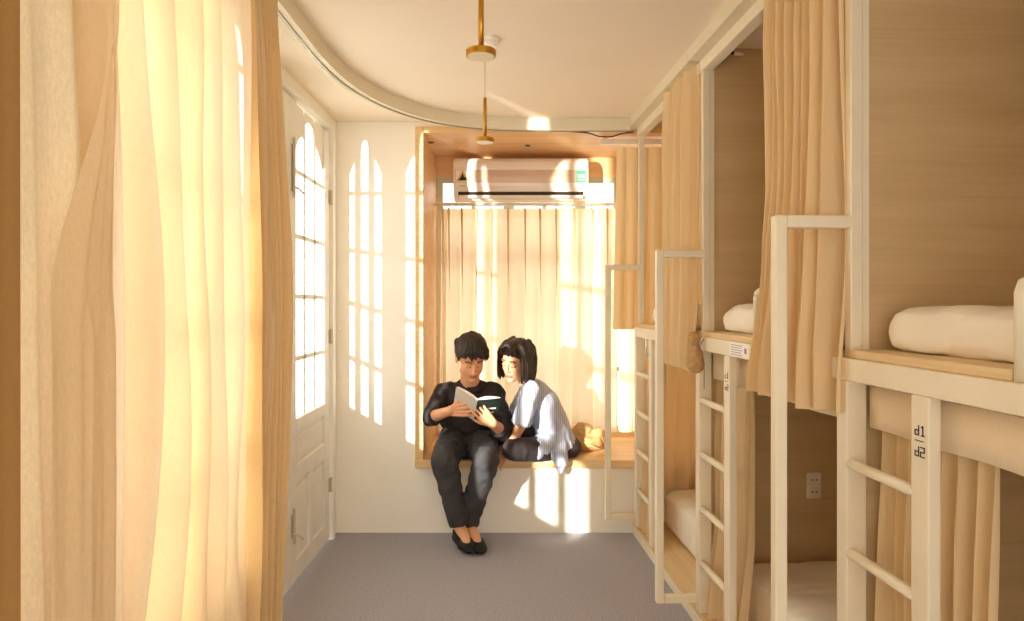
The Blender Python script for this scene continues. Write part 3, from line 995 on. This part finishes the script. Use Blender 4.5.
def face_mat(c, rot, s):
    inv = rot.transposed()
    c = Vector(c)
    def fn(p):
        q = inv @ (p - c) / s
        x, y, z = abs(q.x), q.y, q.z
        if y < -0.063 and z < 0.06 and z > -0.1:
            if 0.013 < x < 0.047 and abs(z - (0.030 - 0.06 * (x - 0.03) * (1 if x > 0.03 else 0.2))) < 0.0034:
                return 1
            if abs(x - 0.030) < 0.0155 and abs(z - (-0.0015 - 0.12 * abs(x - 0.030))) < 0.0024:
                return 1
            if x < 0.021 and -0.072 < z < -0.0515 and y < -0.07:
                return 2
        return 0
    return fn

skin = mat('warm_skin', (226, 168, 128), 0.55, var=0.04, nscale=14, spec=0.3)
lips = mat('lip_skin', (196, 110, 92), 0.5, var=0.04)
hairm = mat('black_hair', (44, 31, 24), 0.5, var=0.3, nscale=60, stretch=(1, 1, 0.25), spec=0.5)
browm = mat('dark_brow', (112, 78, 58), 0.7, var=0.1)
tee = mat('black_cotton', (48, 41, 42), 0.85, var=0.12, nscale=30, bump=0.3, bscale=300)
trou = mat('charcoal_trouser_cloth', (62, 60, 62), 0.85, var=0.1, nscale=40, bump=0.3, bscale=300)
trou2 = mat('dark_trouser_cloth', (62, 52, 54), 0.85, var=0.1, nscale=40, bump=0.3, bscale=300)
shoem = mat('black_shoe_fabric', (30, 28, 28), 0.7, var=0.1)

def stripe_cloth():
    m = bpy.data.materials.new('blue_striped_cotton')
    nt = NT(m)
    v = coords(nt, (1, 0.4, 0.25))
    wv = nt.n('ShaderNodeTexWave', i_Scale=26.0, i_Distortion=1.5, i_Detail=1.0)
    nt.l(v, wv.inputs['Vector'])
    r = nt.n('ShaderNodeValToRGB')
    r.color_ramp.elements[0].position = 0.55; r.color_ramp.elements[1].position = 0.8
    r.color_ramp.elements[0].color = lin((168, 176, 200)); r.color_ramp.elements[1].color = lin((206, 210, 222))
    nt.l(wv.outputs['Fac'], r.inputs['Fac'])
    p = nt.n('ShaderNodeBsdfPrincipled', i_Roughness=0.85)
    nt.l(r.outputs['Color'], p.inputs['Base Color'])
    o = nt.n('ShaderNodeOutputMaterial')
    nt.l(p.outputs['BSDF'], o.inputs['Surface'])
    return m
stripes = stripe_cloth()

def wrk(amp, f, seed, sx=1, sy=1, sz=1):
    def fn(p):
        q = Vector((p.x * sx, p.y * sy, p.z * sz)) * f + Vector((seed, seed * 0.3, 0))
        a = mnoise.noise(q)
        return amp * ((1 - abs(a)) * 1.6 - 1.1) * 0.6 + amp * 0.5 * mnoise.noise(q * 2.1)
    return fn

def locks(bm, H, items, s):
    for pts, r0, r1 in items:
        q = [H(*p) for p in pts]
        k = len(q) - 1
        for i in range(k):
            cap_seg(bm, q[i], lerp(r0, r1, i / k) * s, q[i + 1], lerp(r0, r1, (i + 1) / k) * s, 8)

def strands(c, rot, s, seed):
    inv = rot.transposed()
    c = Vector(c)
    def fn(p):
        q = inv @ (p - c) / s
        a = math.atan2(q.x, q.y - 0.02)
        m = math.hypot(q.x, q.y - 0.02)
        f = sstep(0.015, 0.06, m)
        return f * (0.0050 * mnoise.noise(Vector((a * 8, q.z * 7, seed))) + 0.0040 * mnoise.noise(Vector((a * 19, q.z * 9, seed + 3))))
    return fn

# ---- man
mh_c = at(471.5, 358, 3.80); mh_r = rot3(14, 30, -3); ms_ = 1.04
rs, ls = at(445, 392, 3.95), at(495, 392, 3.95)
re, le = at(431, 417, 3.82), at(503, 431, 3.84)
rw, lw = at(450, 411, 3.655), at(493, 424, 3.645)
rh, lh = at(454, 440, 4.0), at(482, 440, 4.0)
rk, lk = at(444.5, 460, 3.60), at(486, 460, 3.60)
ra, la = at(459, 526, 3.64), at(468, 525, 3.72)
rt_, ltoe = Vector((at(469, 547, 3.54).x, 3.55, 0.036)), Vector((at(481, 552, 3.55).x, 3.555, 0.030))
man = thing('person', 'person in black shirt and dark trousers reading an open book on the seat', 'person', (at(468, 450, 4.0).x, 4.0, BENCH))
mo = Vector(man.location)
def rel(bm):
    bmesh.ops.translate(bm, vec=-mo, verts=bm.verts)
    return bm
bm = bmesh.new()
head(bm, mh_c, mh_r, ms_, 0.93)
nb = at(470, 386, 3.93)
cap_seg(bm, mh_c + mh_r @ Vector((0, 0.03, -0.05)), 0.050, nb, 0.056)
cap_seg(bm, nb, 0.054, nb + Vector((0, 0.02, -0.03)), 0.058, 16, sx=1.3, side=(1, 0, 0))
chain(bm, [(nb, 0.05), (at(469, 405, 3.97), 0.09), (at(468, 430, 4.0), 0.085), (at(468, 438, 4.02), 0.085)])
cap_seg(bm, rs, 0.042, ls, 0.042)
chain(bm, [(rs, 0.042), (re, 0.034), (rw, 0.025)])
chain(bm, [(ls, 0.042), (le, 0.034), (lw, 0.025)])
chain(bm, [(rh, 0.07), (rk, 0.055), (ra, 0.032)])
chain(bm, [(lh, 0.07), (lk, 0.055), (la, 0.032)])
for A, T in ((ra, rt_), (la, ltoe)):
    cap_seg(bm, A, 0.032, A.lerp(T, 0.5), 0.03); cap_seg(bm, A.lerp(T, 0.5), 0.03, T, 0.018)
hand(bm, rw, (0.93, -0.22, 0.10), (0.1, -0.05, 0.95), (0.2, 1, 0.2), 0.75, 0.95)
hand(bm, lw, (-0.55, -0.30, 0.60), (-0.7, 0.1, -0.6), (-0.2, 1, 0.3), 0.8, 0.95)
fuse('body', rel(bm), [skin, browm, lips], man, 0.0031, 2, face_mat(mh_c - mo, mh_r, ms_))
# hair
bm = bmesh.new()
def HM(x, y, z):
    return mh_c + mh_r @ (Vector((x, y, z)) * ms_)
def hell(p, r):
    ell(bm, HM(*p), tuple(q * ms_ for q in r), mh_r)
hell((0, 0.030, 0.038), (0.077, 0.083, 0.086))
hell((0, 0.004, 0.072), (0.075, 0.080, 0.052))
rr = random.Random(5)
it = []
for k in range(15):
    x = lerp(-0.066, 0.066, k / 14)
    y0 = -0.060 + 0.35 * x * x * 20 * 0.5
    it.append(([(x * 0.8, -0.02, 0.118 - 4 * x * x), (x, -0.078 + 3.2 * x * x, 0.088 - 3 * x * x), (x * 1.06 + rr.uniform(-.006, .006), -0.090 + 4.5 * x * x, 0.058 + 0.10 * x + rr.uniform(-0.010, 0.008))], 0.015, 0.005))
for q in (-1, 1):
    for k in range(6):
        y = lerp(-0.048, 0.05, k / 5)
        it.append(([(q * 0.066, y, 0.075), (q * 0.075, y, 0.035), (q * 0.073, y + 0.004, 0.018 - 0.03 * (k > 3) + rr.uniform(-0.006, 0.004))], 0.013, 0.005))
for k in range(8):
    a = lerp(-1.2, 1.2, k / 7)
    it.append(([(0.07 * math.sin(a), 0.06 + 0.035 * math.cos(a), 0.06), (0.07 * math.sin(a), 0.07 + 0.035 * math.cos(a), 0.0), (0.06 * math.sin(a), 0.06 + 0.03 * math.cos(a), -0.045)], 0.018, 0.007))
for k in range(26):
    a = rr.uniform(0, 2 * PI); d0 = rr.uniform(0, 0.02)
    x, y = math.cos(a), math.sin(a)
    it.append(([(x * d0, y * d0 + 0.02, 0.127), (x * 0.045, y * 0.05 + 0.005, 0.117), (x * 0.072, y * 0.082 + 0.01, 0.082)], 0.011, 0.006))
for k in range(64):
    a = 2 * PI * k / 64 + rr.uniform(-0.05, 0.05)
    fr = max(0.0, -math.cos(a))
    ez = lerp(-0.03, 0.066, fr) if math.cos(a) < 0.3 else -0.045
    ez = max(ez, 0.015) if abs(math.sin(a)) > 0.75 else ez
    pts = []
    for u in (0.05, 0.35, 0.65, 1.0):
        e = lerp(1.45, math.asin(max(-0.9, min(0.9, (ez - 0.035) / 0.095))), u)
        o_ = 1.0 + rr.uniform(-0.02, 0.05)
        aa = a + 0.25 * u
        pts.append((0.078 * o_ * math.cos(e) * math.sin(aa), 0.018 + 0.092 * o_ * math.cos(e) * math.cos(aa), 0.035 + 0.096 * o_ * math.sin(e)))
    it.append((pts, 0.009, 0.004))
locks(bm, HM, it, ms_)
fuse('hair', rel(bm), hairm, man, 0.0034, 2, None, strands(mh_c - mo, mh_r, ms_, 1.0))
# shirt
bm = bmesh.new()
ell(bm, at(468, 437, 4.01), (0.165, 0.125, 0.085))
ell(bm, at(468, 418, 3.985), (0.165, 0.125, 0.11))
ell(bm, at(469, 402, 3.965), (0.170, 0.115, 0.10))
cap_seg(bm, rs + Vector((0.01, 0, -0.004)), 0.058, ls + Vector((-0.01, 0, -0.004)), 0.058)
ell(bm, at(470, 387.5, 3.945), (0.098, 0.076, 0.062))
for a, b in ((rs, re), (ls, le)):
    e = a.lerp(b, 1.0)
    cap_seg(bm, a, 0.056, e, 0.052, 20)
    w_ = rw if a is rs else lw
    cap_seg(bm, e, 0.051, e.lerp(w_, 0.24 if a is rs else 0.42), 0.050, 20, flat1=True)
fuse('shirt', rel(bm), tee, man, 0.007, 5, None, wrk(0.015, 13, 2.0, 1, 1, 0.8))
# trousers
bm = bmesh.new()
ell(bm, at(468, 445, 4.02), (0.175, 0.135, 0.085))
for h_, k_, a_ in ((rh, rk, ra), (lh, lk, la)):
    cap_seg(bm, h_, 0.090, k_, 0.070)
    ell(bm, k_, (0.070, 0.072, 0.070))
    cap_seg(bm, k_, 0.068, a_ + (k_ - a_).normalized() * 0.012, 0.052, 20, flat1=True)
fuse('trousers', rel(bm), trou, man, 0.008, 4, None, wrk(0.012, 14, 5.0, 1, 1, 0.8))
for A, T in ((ra, rt_), (la, ltoe)):
    bm = bmesh.new()
    A2 = A + Vector((0, 0, -0.03))
    heel = Vector((A.x, A.y + 0.02, max(0.045, A.z - 0.06)))
    cap_seg(bm, A2, 0.035, A2.lerp(T, 0.45), 0.036)
    cap_seg(bm, heel, 0.036, T.lerp(heel, 0.3), 0.036, 14, sx=1.15, side=(1, 0, 0))
    cap_seg(bm, T.lerp(heel, 0.35), 0.036, T, 0.026, 14, sx=1.3, side=(1, 0, 0))
    sh = fuse('shoe', rel(bm), shoem, man, 0.005, 3)

# ---- book held by the reader
book = thing('book', 'open paperback with a dark teal cover, held by the reader in black', 'book', tuple(at(476, 410, 3.62)))
bo = Vector(book.location)
T_, Bq = at(477.5, 400.5, 3.575), at(474, 420, 3.665)
offL, offR = Vector((-0.108, 0.035, 0.062)), Vector((0.118, 0.045, 0.004))
def half(off, th0, th1, bulge, grow=0.0):
    bm = bmesh.new()
    n_ = off.cross(Bq - T_).normalized()
    if n_.y < 0:
        n_ = -n_
    up = (T_ - Bq).normalized()
    rows = []
    K = 8
    for k in range(K + 1):
        u = k / K
        bl = bulge * math.sin(PI * u) * (1 - 0.3 * u)
        a = T_ + off * u * (1 + grow) + up * grow * 0.1; b = Bq + off * u * (1 + grow) - up * grow * 0.1
        rows.append([bm.verts.new(q - bo) for q in (a + n_ * (th0 + bl * (th0 > 0.003)), a + n_ * (th1 + bl), b + n_ * (th1 + bl), b + n_ * (th0 + bl * (th0 > 0.003)))])
    for a, b in zip(rows, rows[1:]):
        for k in range(4):
            bm.faces.new((a[k], a[(k + 1) % 4], b[(k + 1) % 4], b[k]))
    bm.faces.new(rows[0]); bm.faces.new(rows[-1][::-1])
    return bm, n_
cov_l = mat('pale_book_cover', (214, 204, 190), 0.5, var=0.03)
cov_d = mat('dark_teal_cover', (34, 48, 46), 0.45, var=0.08)
b1, nl = half(offL, -0.0015, 0.0, 0.0, 0.03)
obj('front_cover', b1, cov_l, book)
b1, nr = half(offR, -0.0015, 0.0, 0.0, 0.03)
bk = obj('back_cover', b1, cov_d, book)
bk['label'] = 'dark teal cover half'
b1, _ = half(offL, 0.0, 0.010, 0.010)
obj('pages', b1, M['paper'], book)
b1, _ = half(offR, 0.0, 0.010, 0.016)
obj('pages', b1, M['paper'], book)
tb = bmesh.new()
dn = (Bq - T_)
for r_, (u0, u1) in enumerate(((0.42, 0.86), (0.5, 0.8))):
    v0 = 0.42 + 0.2 * r_
    q = [T_ + offR * a + dn * b - nr * 0.0025 - bo for a, b in ((u0, v0), (u1, v0), (u1, v0 + 0.07), (u0, v0 + 0.07))]
    q2 = [p - nr * 0.0006 for p in q]
    vs = [tb.verts.new(p) for p in q + q2]
    for f in ((0, 1, 2, 3), (7, 6, 5, 4), (0, 4, 5, 1), (1, 5, 6, 2), (2, 6, 7, 3), (3, 7, 4, 0)):
        tb.faces.new([vs[i] for i in f])
obj('title_lines', tb, M['paper'], bk)

# ---- woman
wh_c = at(516, 361, 3.84); wh_r = rot3(-34, 16, 9); ws_ = 0.97
wns, wfs = at(531, 390, 3.80), at(530, 388, 4.03)
wne, wfe = at(521, 424, 3.82), at(512, 424, 3.99)
wnw, wfw = at(508, 450, 3.83), at(503, 448, 3.92)
wp = at(559, 442, 4.03)
wnk, wfk = at(513, 450, 3.74), at(507, 421, 3.98)
wnh, wfh = at(556, 448, 3.95), at(556, 444, 4.1)
wna, wfa = Vector((at(533, 456, 3.92).x, 3.93, 0.448)), Vector((at(505, 455, 3.9).x, 3.90, 0.452))
woman = thing('person', 'person in pale blue striped shirt sitting with folded legs, leaning towards the book', 'person', (wp.x, wp.y, BENCH))
mo = Vector(woman.location)
bm = bmesh.new()
head(bm, wh_c, wh_r, ws_, 0.93)
wnb = at(529, 384, 3.92)
cap_seg(bm, wh_c + wh_r @ Vector((0, 0.03, -0.05)), 0.043, wnb, 0.047)
chain(bm, [(wnb, 0.047), (at(543, 402, 3.96), 0.08), (at(555, 425, 4.0), 0.08), (wp, 0.09)])
cap_seg(bm, wns, 0.036, wfs, 0.036)
chain(bm, [(wns, 0.036), (wne, 0.033), (wnw, 0.022)])
chain(bm, [(wfs, 0.036), (wfe, 0.033), (wfw, 0.022)])
chain(bm, [(wnh, 0.07), (wnk, 0.048), (wna, 0.03)])
chain(bm, [(wfh, 0.07), (wfk, 0.048), (wfa, 0.03)])
hand(bm, wnw, (-0.55, -0.30, -0.62), (-0.7, 0.5, 0.3), (0.5, 0.4, -0.6), 0.9, 0.88)
hand(bm, wfw, (-0.5, -0.2, -0.8), (0.1, -0.9, 0.1), (0.6, 0.1, -0.6), 0.9, 0.88)
foot(bm, wna, wna + Vector((-0.07, -0.115, -0.018)), 0.9)
foot(bm, wfa, wfa + Vector((-0.055, -0.115, -0.035)), 0.9)
fuse('body', rel(bm), [skin, browm, lips], woman, 0.0031, 2, face_mat(wh_c - mo, wh_r, ws_))
# hair: a straight bob
bm = bmesh.new()
def HW(x, y, z):
    return wh_c + wh_r @ (Vector((x, y, z)) * ws_)
def hell2(p, r):
    ell(bm, HW(*p), tuple(q * ws_ for q in r), wh_r)
hell2((0, 0.032, 0.036), (0.086, 0.082, 0.090))
hell2((0, 0.004, 0.066), (0.080, 0.082, 0.058))
hell2((0, 0.068, -0.03), (0.072, 0.040, 0.075))
rr = random.Random(9)
it = []
for q in (-1, 1):
    for k in range(9):
        y = lerp(-0.035, 0.075, k / 8)
        w = 0.086 - 0.02 * (k > 6)
        it.append(([(q * 0.05, y * 0.8, 0.105), (q * w, y, 0.05), (q * (w + 0.006), y + 0.006, -0.03),
                    (q * (w + rr.uniform(-0.006, 0.006)), y - 0.004, -0.105 + rr.uniform(-0.016, 0.012))], 0.019, 0.007))
for k in range(10):
    a = lerp(-1.25, 1.25, k / 9)
    sx_, sy_ = math.sin(a), math.cos(a)
    it.append(([(0.07 * sx_, 0.05 + 0.05 * sy_, 0.07), (0.082 * sx_, 0.06 + 0.052 * sy_, 0.0), (0.084 * sx_, 0.058 + 0.05 * sy_, -0.07), (0.076 * sx_, 0.05 + 0.045 * sy_, -0.12 + rr.uniform(-0.012, 0.012))], 0.021, 0.009))
for sg, n_l in ((-1, 7), (1, 7)):
    for k in range(n_l):
        u = k / (n_l - 1)
        it.append(([(-0.010 + sg * 0.004, lerp(-0.062, 0.0, u), 0.116), (-0.010 + sg * lerp(0.040, 0.052, u), lerp(-0.080, -0.03, u), 0.094),
                    (sg * lerp(0.070, 0.084, u), lerp(-0.066, -0.03, u), 0.050), (sg * lerp(0.080, 0.090, u), lerp(-0.060, -0.03, u), 0.0),
                    (sg * lerp(0.078, 0.092, u), lerp(-0.066, -0.036, u), -0.075 + rr.uniform(-0.02, 0.01))], 0.013, 0.006))
locks(bm, HW, it, ws_)
fuse('hair', rel(bm), hairm, woman, 0.0036, 5, None, strands(wh_c - mo, wh_r, ws_, 7.0))
# tunic shirt
bm = bmesh.new()
for p0, r0, p1, r1 in ((at(536, 393, 3.93), 0.075, at(543, 404, 3.95), 0.092), (at(543, 404, 3.95), 0.092, at(551, 424, 3.985), 0.100),
                       (at(551, 424, 3.985), 0.100, at(556, 442, 4.01), 0.112)):
    cap_seg(bm, p0, r0, p1, r1, 24, sx=1.3, side=(0, 1, 0))
cap_seg(bm, wns, 0.050, wfs, 0.050)
cap_seg(bm, at(532, 388, 3.92), 0.058, at(540, 398, 3.94), 0.07)
cap_seg(bm, wns, 0.053, wne, 0.056, 20, flat1=True)
cap_seg(bm, wfs, 0.053, wfe, 0.056, 20, flat1=True)
cap_seg(bm, at(553, 440, 3.92), 0.072, at(536, 449, 3.83), 0.060, 20)
cap_seg(bm, at(557, 446, 3.90), 0.060, at(561, 461, 3.835), 0.040, 16)
cap_seg(bm, at(561, 461, 3.835), 0.034, at(561, 473, 3.83), 0.010, 14, sx=1.3, side=(1, 0, 0))
fuse('shirt', rel(bm), stripes, woman, 0.007, 10, None, wrk(0.011, 19, 8.0, 1, 1, 0.5))
bm = bmesh.new()
ell(bm, at(559, 447, 4.03), (0.13, 0.15, 0.075))
cap_seg(bm, wnh, 0.075, wnk, 0.060); cap_seg(bm, wnk, 0.058, wna, 0.046, 18, flat1=True)
cap_seg(bm, wfh, 0.075, wfk, 0.060); cap_seg(bm, wfk, 0.058, wfa + (wfk - wfa).normalized() * 0.03, 0.045, 18, flat1=True)
fuse('trousers', rel(bm), trou2, woman, 0.007, 4, None, wrk(0.007, 14, 3.0))

# ---- woven bag lying on the seat
bag = thing('bag', 'crumpled beige woven bag lying on the seat behind the striped shirt', 'bag', (at(589, 450, 4.12).x, 4.12, BENCH))
mo = Vector(bag.location)
bagm = mat('woven_beige', (206, 168, 112), 0.9, var=0.16, nscale=90, bump=0.5, bscale=160)
bm = bmesh.new()
ell(bm, mo + Vector((0.0, 0.02, 0.055)), (0.095, 0.09, 0.055))
ell(bm, mo + Vector((-0.03, 0.03, 0.10)), (0.065, 0.06, 0.06))
cap_seg(bm, mo + Vector((0.01, 0.02, 0.07)), 0.055, mo + Vector((0.06, -0.02, 0.11)), 0.025)
fuse('sack', rel(bm), bagm, bag, 0.006, 3, None, wrk(0.02, 16, 4.0))
bm = bmesh.new()
sp_ = [Vector((-0.045, -0.05, 0.06)), Vector((0.0, -0.085, 0.05)), Vector((0.05, -0.095, 0.03)), Vector((0.085, -0.075, 0.045)), Vector((0.07, -0.03, 0.085)), Vector((0.02, 0.0, 0.11))]
tube(bm, resample(sp_, 6), 0.007, 8)
obj('strap', bm, bagm, bag, True)

# ------------------------------------------------------------------ small things
sk = thing('wall_socket', 'white double wall socket on the wooden panel below the upper bunk', 'socket', bloc(PY[1]), TH)
sx0 = (817.5 - 512) * 2.75 / FPX - bloc(PY[1])[0]
sz0 = CAMZ - (488 - HY) * 2.75 / FPX
yy = -0.02
obj('plate', B((sx0 - 0.03, sx0 + 0.03, yy - 0.009, yy, sz0 - 0.052, sz0 + 0.052)), M['white'], sk, bevel=0.003)
for zc in (0.024, -0.024):
    obj('outlet', B((sx0 - 0.019, sx0 + 0.019, yy - 0.012, yy - 0.008, sz0 + zc - 0.019, sz0 + zc + 0.019)), M['white'], sk, bevel=0.002)
    hb = bmesh.new()
    for dx_ in (-0.008, 0.008):
        tube(hb, [(sx0 + dx_, yy - 0.0135, sz0 + zc), (sx0 + dx_, yy - 0.011, sz0 + zc)], 0.0032, 10)
    obj('holes', hb, M['dark'], sk)

# bed numbers on the ladder posts
SEG = {'d': [(0, 0, 0, 1), (0, 0, 1, 0), (1, 0, 1, 2), (0, 1, 1, 1)],
       'c': [(0, 0, 0, 1), (0, 0, 1, 0), (0, 1, 1, 1)],
       '1': [(0.62, 0, 0.62, 2), (0.2, 1.75, 0.62, 2), (0.2, 0, 1, 0)],
       '2': [(0, 2, 1, 2), (1, 1, 1, 2), (0, 1, 1, 1), (0, 0, 0, 1), (0, 0, 1, 0)]}
def lettering(bm, text, y_, z_, h, x_):
    """strokes on a face that looks towards -x; reading direction is -y"""
    w = h * 0.6; s_ = h * 0.06
    for ch in text:
        for (a, b, c_, d_) in SEG[ch]:
            y0, y1 = y_ - a * w, y_ - c_ * w
            z0, z1 = z_ + b * h / 2, z_ + d_ * h / 2
            if abs(y0 - y1) > 1e-6 and abs(z0 - z1) > 1e-6:
                k = 5
                for q in range(k):
                    yy_ = lerp(y0, y1, (q + .5) / k); zz_ = lerp(z0, z1, (q + .5) / k)
                    box(bm, x_ - 0.0012, x_, yy_ - s_, yy_ + s_, zz_ - s_, zz_ + s_)
            else:
                box(bm, x_ - 0.0012, x_, min(y0, y1) - s_, max(y0, y1) + s_, min(z0, z1) - s_, max(z0, z1) + s_)
        y_ -= w * 1.55
    return bm
bunks = [o for o in C.objects if o.name.startswith('bunk_bed') and o.parent is None]
for bk_, ch, d in zip(bunks, ('', 'c', 'd'), (0, 0.37, 0.345)):
    if not ch:
        continue
    lad = [o for o in bk_.children if o.name.startswith('ladder')][0]
    obj('bed_number', lettering(bmesh.new(), ch + '1', -d + 0.040, 1.018, 0.0185, -0.02), M['ink'], lad)
    obj('bed_number', lettering(bmesh.new(), ch + '2', -d + 0.040, 0.976, 0.0185, -0.02), M['ink'], lad)
    obj('divider_line', B((-0.0212, -0.02, -d + 0.014, -d + 0.040, 1.006, 1.0075)), M['ink'], lad)

# notice on the middle bunk's rail
nt_ = thing('paper_notice', 'small white printed notice fixed to the rail of the middle bunk', 'notice', bloc(PY[1]), TH)
obj('sheet', B((-0.0216, -0.0202, -0.545, -0.375, RAIL0 + 0.004, RAIL1 - 0.002)), M['paper'], nt_)
lb2 = bmesh.new()
for k in range(5):
    z = RAIL1 - 0.012 - k * 0.008
    box(lb2, -0.0222, -0.0215, -0.49 + (0.01 if k % 2 else 0), -0.387, z, z + 0.0022)
obj('printed_lines', lb2, M['ink2'], nt_)
lb2 = bmesh.new()
box(lb2, -0.0222, -0.0215, -0.525, -0.508, RAIL0 + 0.018, RAIL0 + 0.036)
obj('printed_mark', lb2, M['ink2'], nt_)

# drawstring pouch hung on the corner of the middle bunk
pc = thing('pouch', 'small brown drawstring pouch hanging from the corner of the middle bunk', 'pouch', bloc(PY[1]), TH)
mo = Vector((0, 0, 0))
px_, py_ = -0.052, -0.105
bm = bmesh.new()
ell(bm, (px_, py_, 1.065), (0.028, 0.034, 0.045))
ell(bm, (px_, py_, 1.04), (0.030, 0.038, 0.028))
cap_seg(bm, (px_, py_, 1.09), 0.018, (px_, py_, 1.115), 0.012)
cap_seg(bm, (px_, py_, 1.115), 0.011, (px_ - 0.004, py_ + 0.004, 1.145), 0.024, 14)
fuse('cloth', bm, M['pouch'], pc, 0.004, 2, None, wrk(0.007, 40, 1.0))
bm = bmesh.new()
tube(bm, [(px_ + 0.014 * math.cos(a), py_ + 0.014 * math.sin(a), 1.114) for a in (2 * PI * k / 14 for k in range(15))], 0.003, 6, False)
tube(bm, resample([Vector((px_ + 0.013, py_, 1.114)), Vector((-0.026, -0.105, 1.135)), Vector((-0.022, -0.105, 1.143))], 5), 0.0022, 6)
tube(bm, resample([Vector((px_ + 0.012, py_ - 0.01, 1.112)), Vector((px_ + 0.02, py_ - 0.03, 1.06)), Vector((px_ + 0.02, py_ - 0.035, 1.0)), Vector((px_ + 0.02, py_ - 0.034, 0.955))], 5), 0.002, 6)
obj('drawstring', bm, M['wire'], pc, True)

# reading-light bracket under the bunk ceiling
rb_ = thing('reading_lamp', 'small black bracket lamp with pale tip on the ceiling of the middle bunk', 'lamp', bloc(PY[1]), TH)
obj('arm', tube(bmesh.new(), [(0.055, -0.05, 2.268), (0.085, -0.055, 2.262), (0.115, -0.06, 2.256)], 0.006, 10), M['black'], rb_, True)
obj('mount', lathe(bmesh.new(), [(0, 2.255), (0.016, 2.255), (0.018, 2.262), (0.018, ZC), (0, ZC)], 20, (0.05, -0.05, 0)), M['black'], rb_)
obj('tip', tube(bmesh.new(), [(0.113, -0.0595, 2.2565), (0.15, -0.064, 2.251)], [0.0085, 0.0065], 12), M['white'], rb_, True)

# loose cable along the top of the nook
cb = bmesh.new()
tube(cb, resample([at(570, 131.5, 3.855), at(588, 133, 3.853), at(600, 136.5, 3.851), at(612, 136.5, 3.85), at(622, 133.5, 3.85), at(634, 132, 3.85)], 8), 0.0035, 8)
ca = obj('cable', cb, M['dark'])
tag(ca, 'thin dark cable sagging along the top edge of the window nook', 'cable')

# hold-back hook for the door on the back wall
hk = thing('door_hook', 'small white door hook on the back wall beside the glazed door', 'hook', (at(341, 329, YB).x, YB, at(341, 329, YB).z))
obj('rosette', tube(bmesh.new(), [(0, 0, 0), (0, -0.006, 0)], 0.016, 18), M['white'], hk)
obj('hook_arm', tube(bmesh.new(), resample([Vector((0, -0.005, 0)), Vector((0, -0.03, 0)), Vector((0.004, -0.045, 0.006)), Vector((0.006, -0.045, 0.02))], 5), 0.0055, 10), M['white'], hk, True)

# ------------------------------------------------------------------ camera, light, world
cam = bpy.data.cameras.new('camera')
cam.sensor_width = 36.0
cam.sensor_fit = 'HORIZONTAL'
cam.lens = 36.0 * FPX / 1024.0
cam.shift_y = -(310.5 - HY) / 1024.0
cam.clip_start = 0.02
co = bpy.data.objects.new('camera', cam)
C.objects.link(co)
co.location = (0, 0, CAMZ)
co.rotation_euler = (PI / 2, 0, 0)
bpy.context.scene.camera = co

def lamp(name, typ, loc, power, col, **kw):
    d = bpy.data.lights.new(name, typ)
    d.energy = power; d.color = col
    for k, v in kw.items():
        setattr(d, k, v)
    o = bpy.data.objects.new(name, d)
    C.objects.link(o); o.location = loc
    return o
# low warm light standing outside the glazed doors
lamp('outdoor_lamp', 'POINT', (-2.95, -1.4, 1.88), 4600, (1.0, 0.95, 0.87), shadow_soft_size=0.035)

w = bpy.data.worlds.new('world')
bpy.context.scene.world = w
nt = NT(w)
bg = nt.n('ShaderNodeBackground')
bg.inputs['Color'].default_value = (1.0, 0.97, 0.90, 1)
bg.inputs['Strength'].default_value = 2.9
o = nt.n('ShaderNodeOutputWorld')
nt.l(bg.outputs[0], o.inputs['Surface'])

S = bpy.context.scene
S.view_settings.view_transform = 'Standard'
S.view_settings.look = 'None'
S.view_settings.gamma = 1.0
S.view_settings.use_curve_mapping = False
S.view_settings.exposure = 0.36
S.cycles.use_denoising = True
S.cycles.max_bounces = 14
S.cycles.diffuse_bounces = 8
S.cycles.transparent_max_bounces = 16
S.cycles.sample_clamp_indirect = 6.0
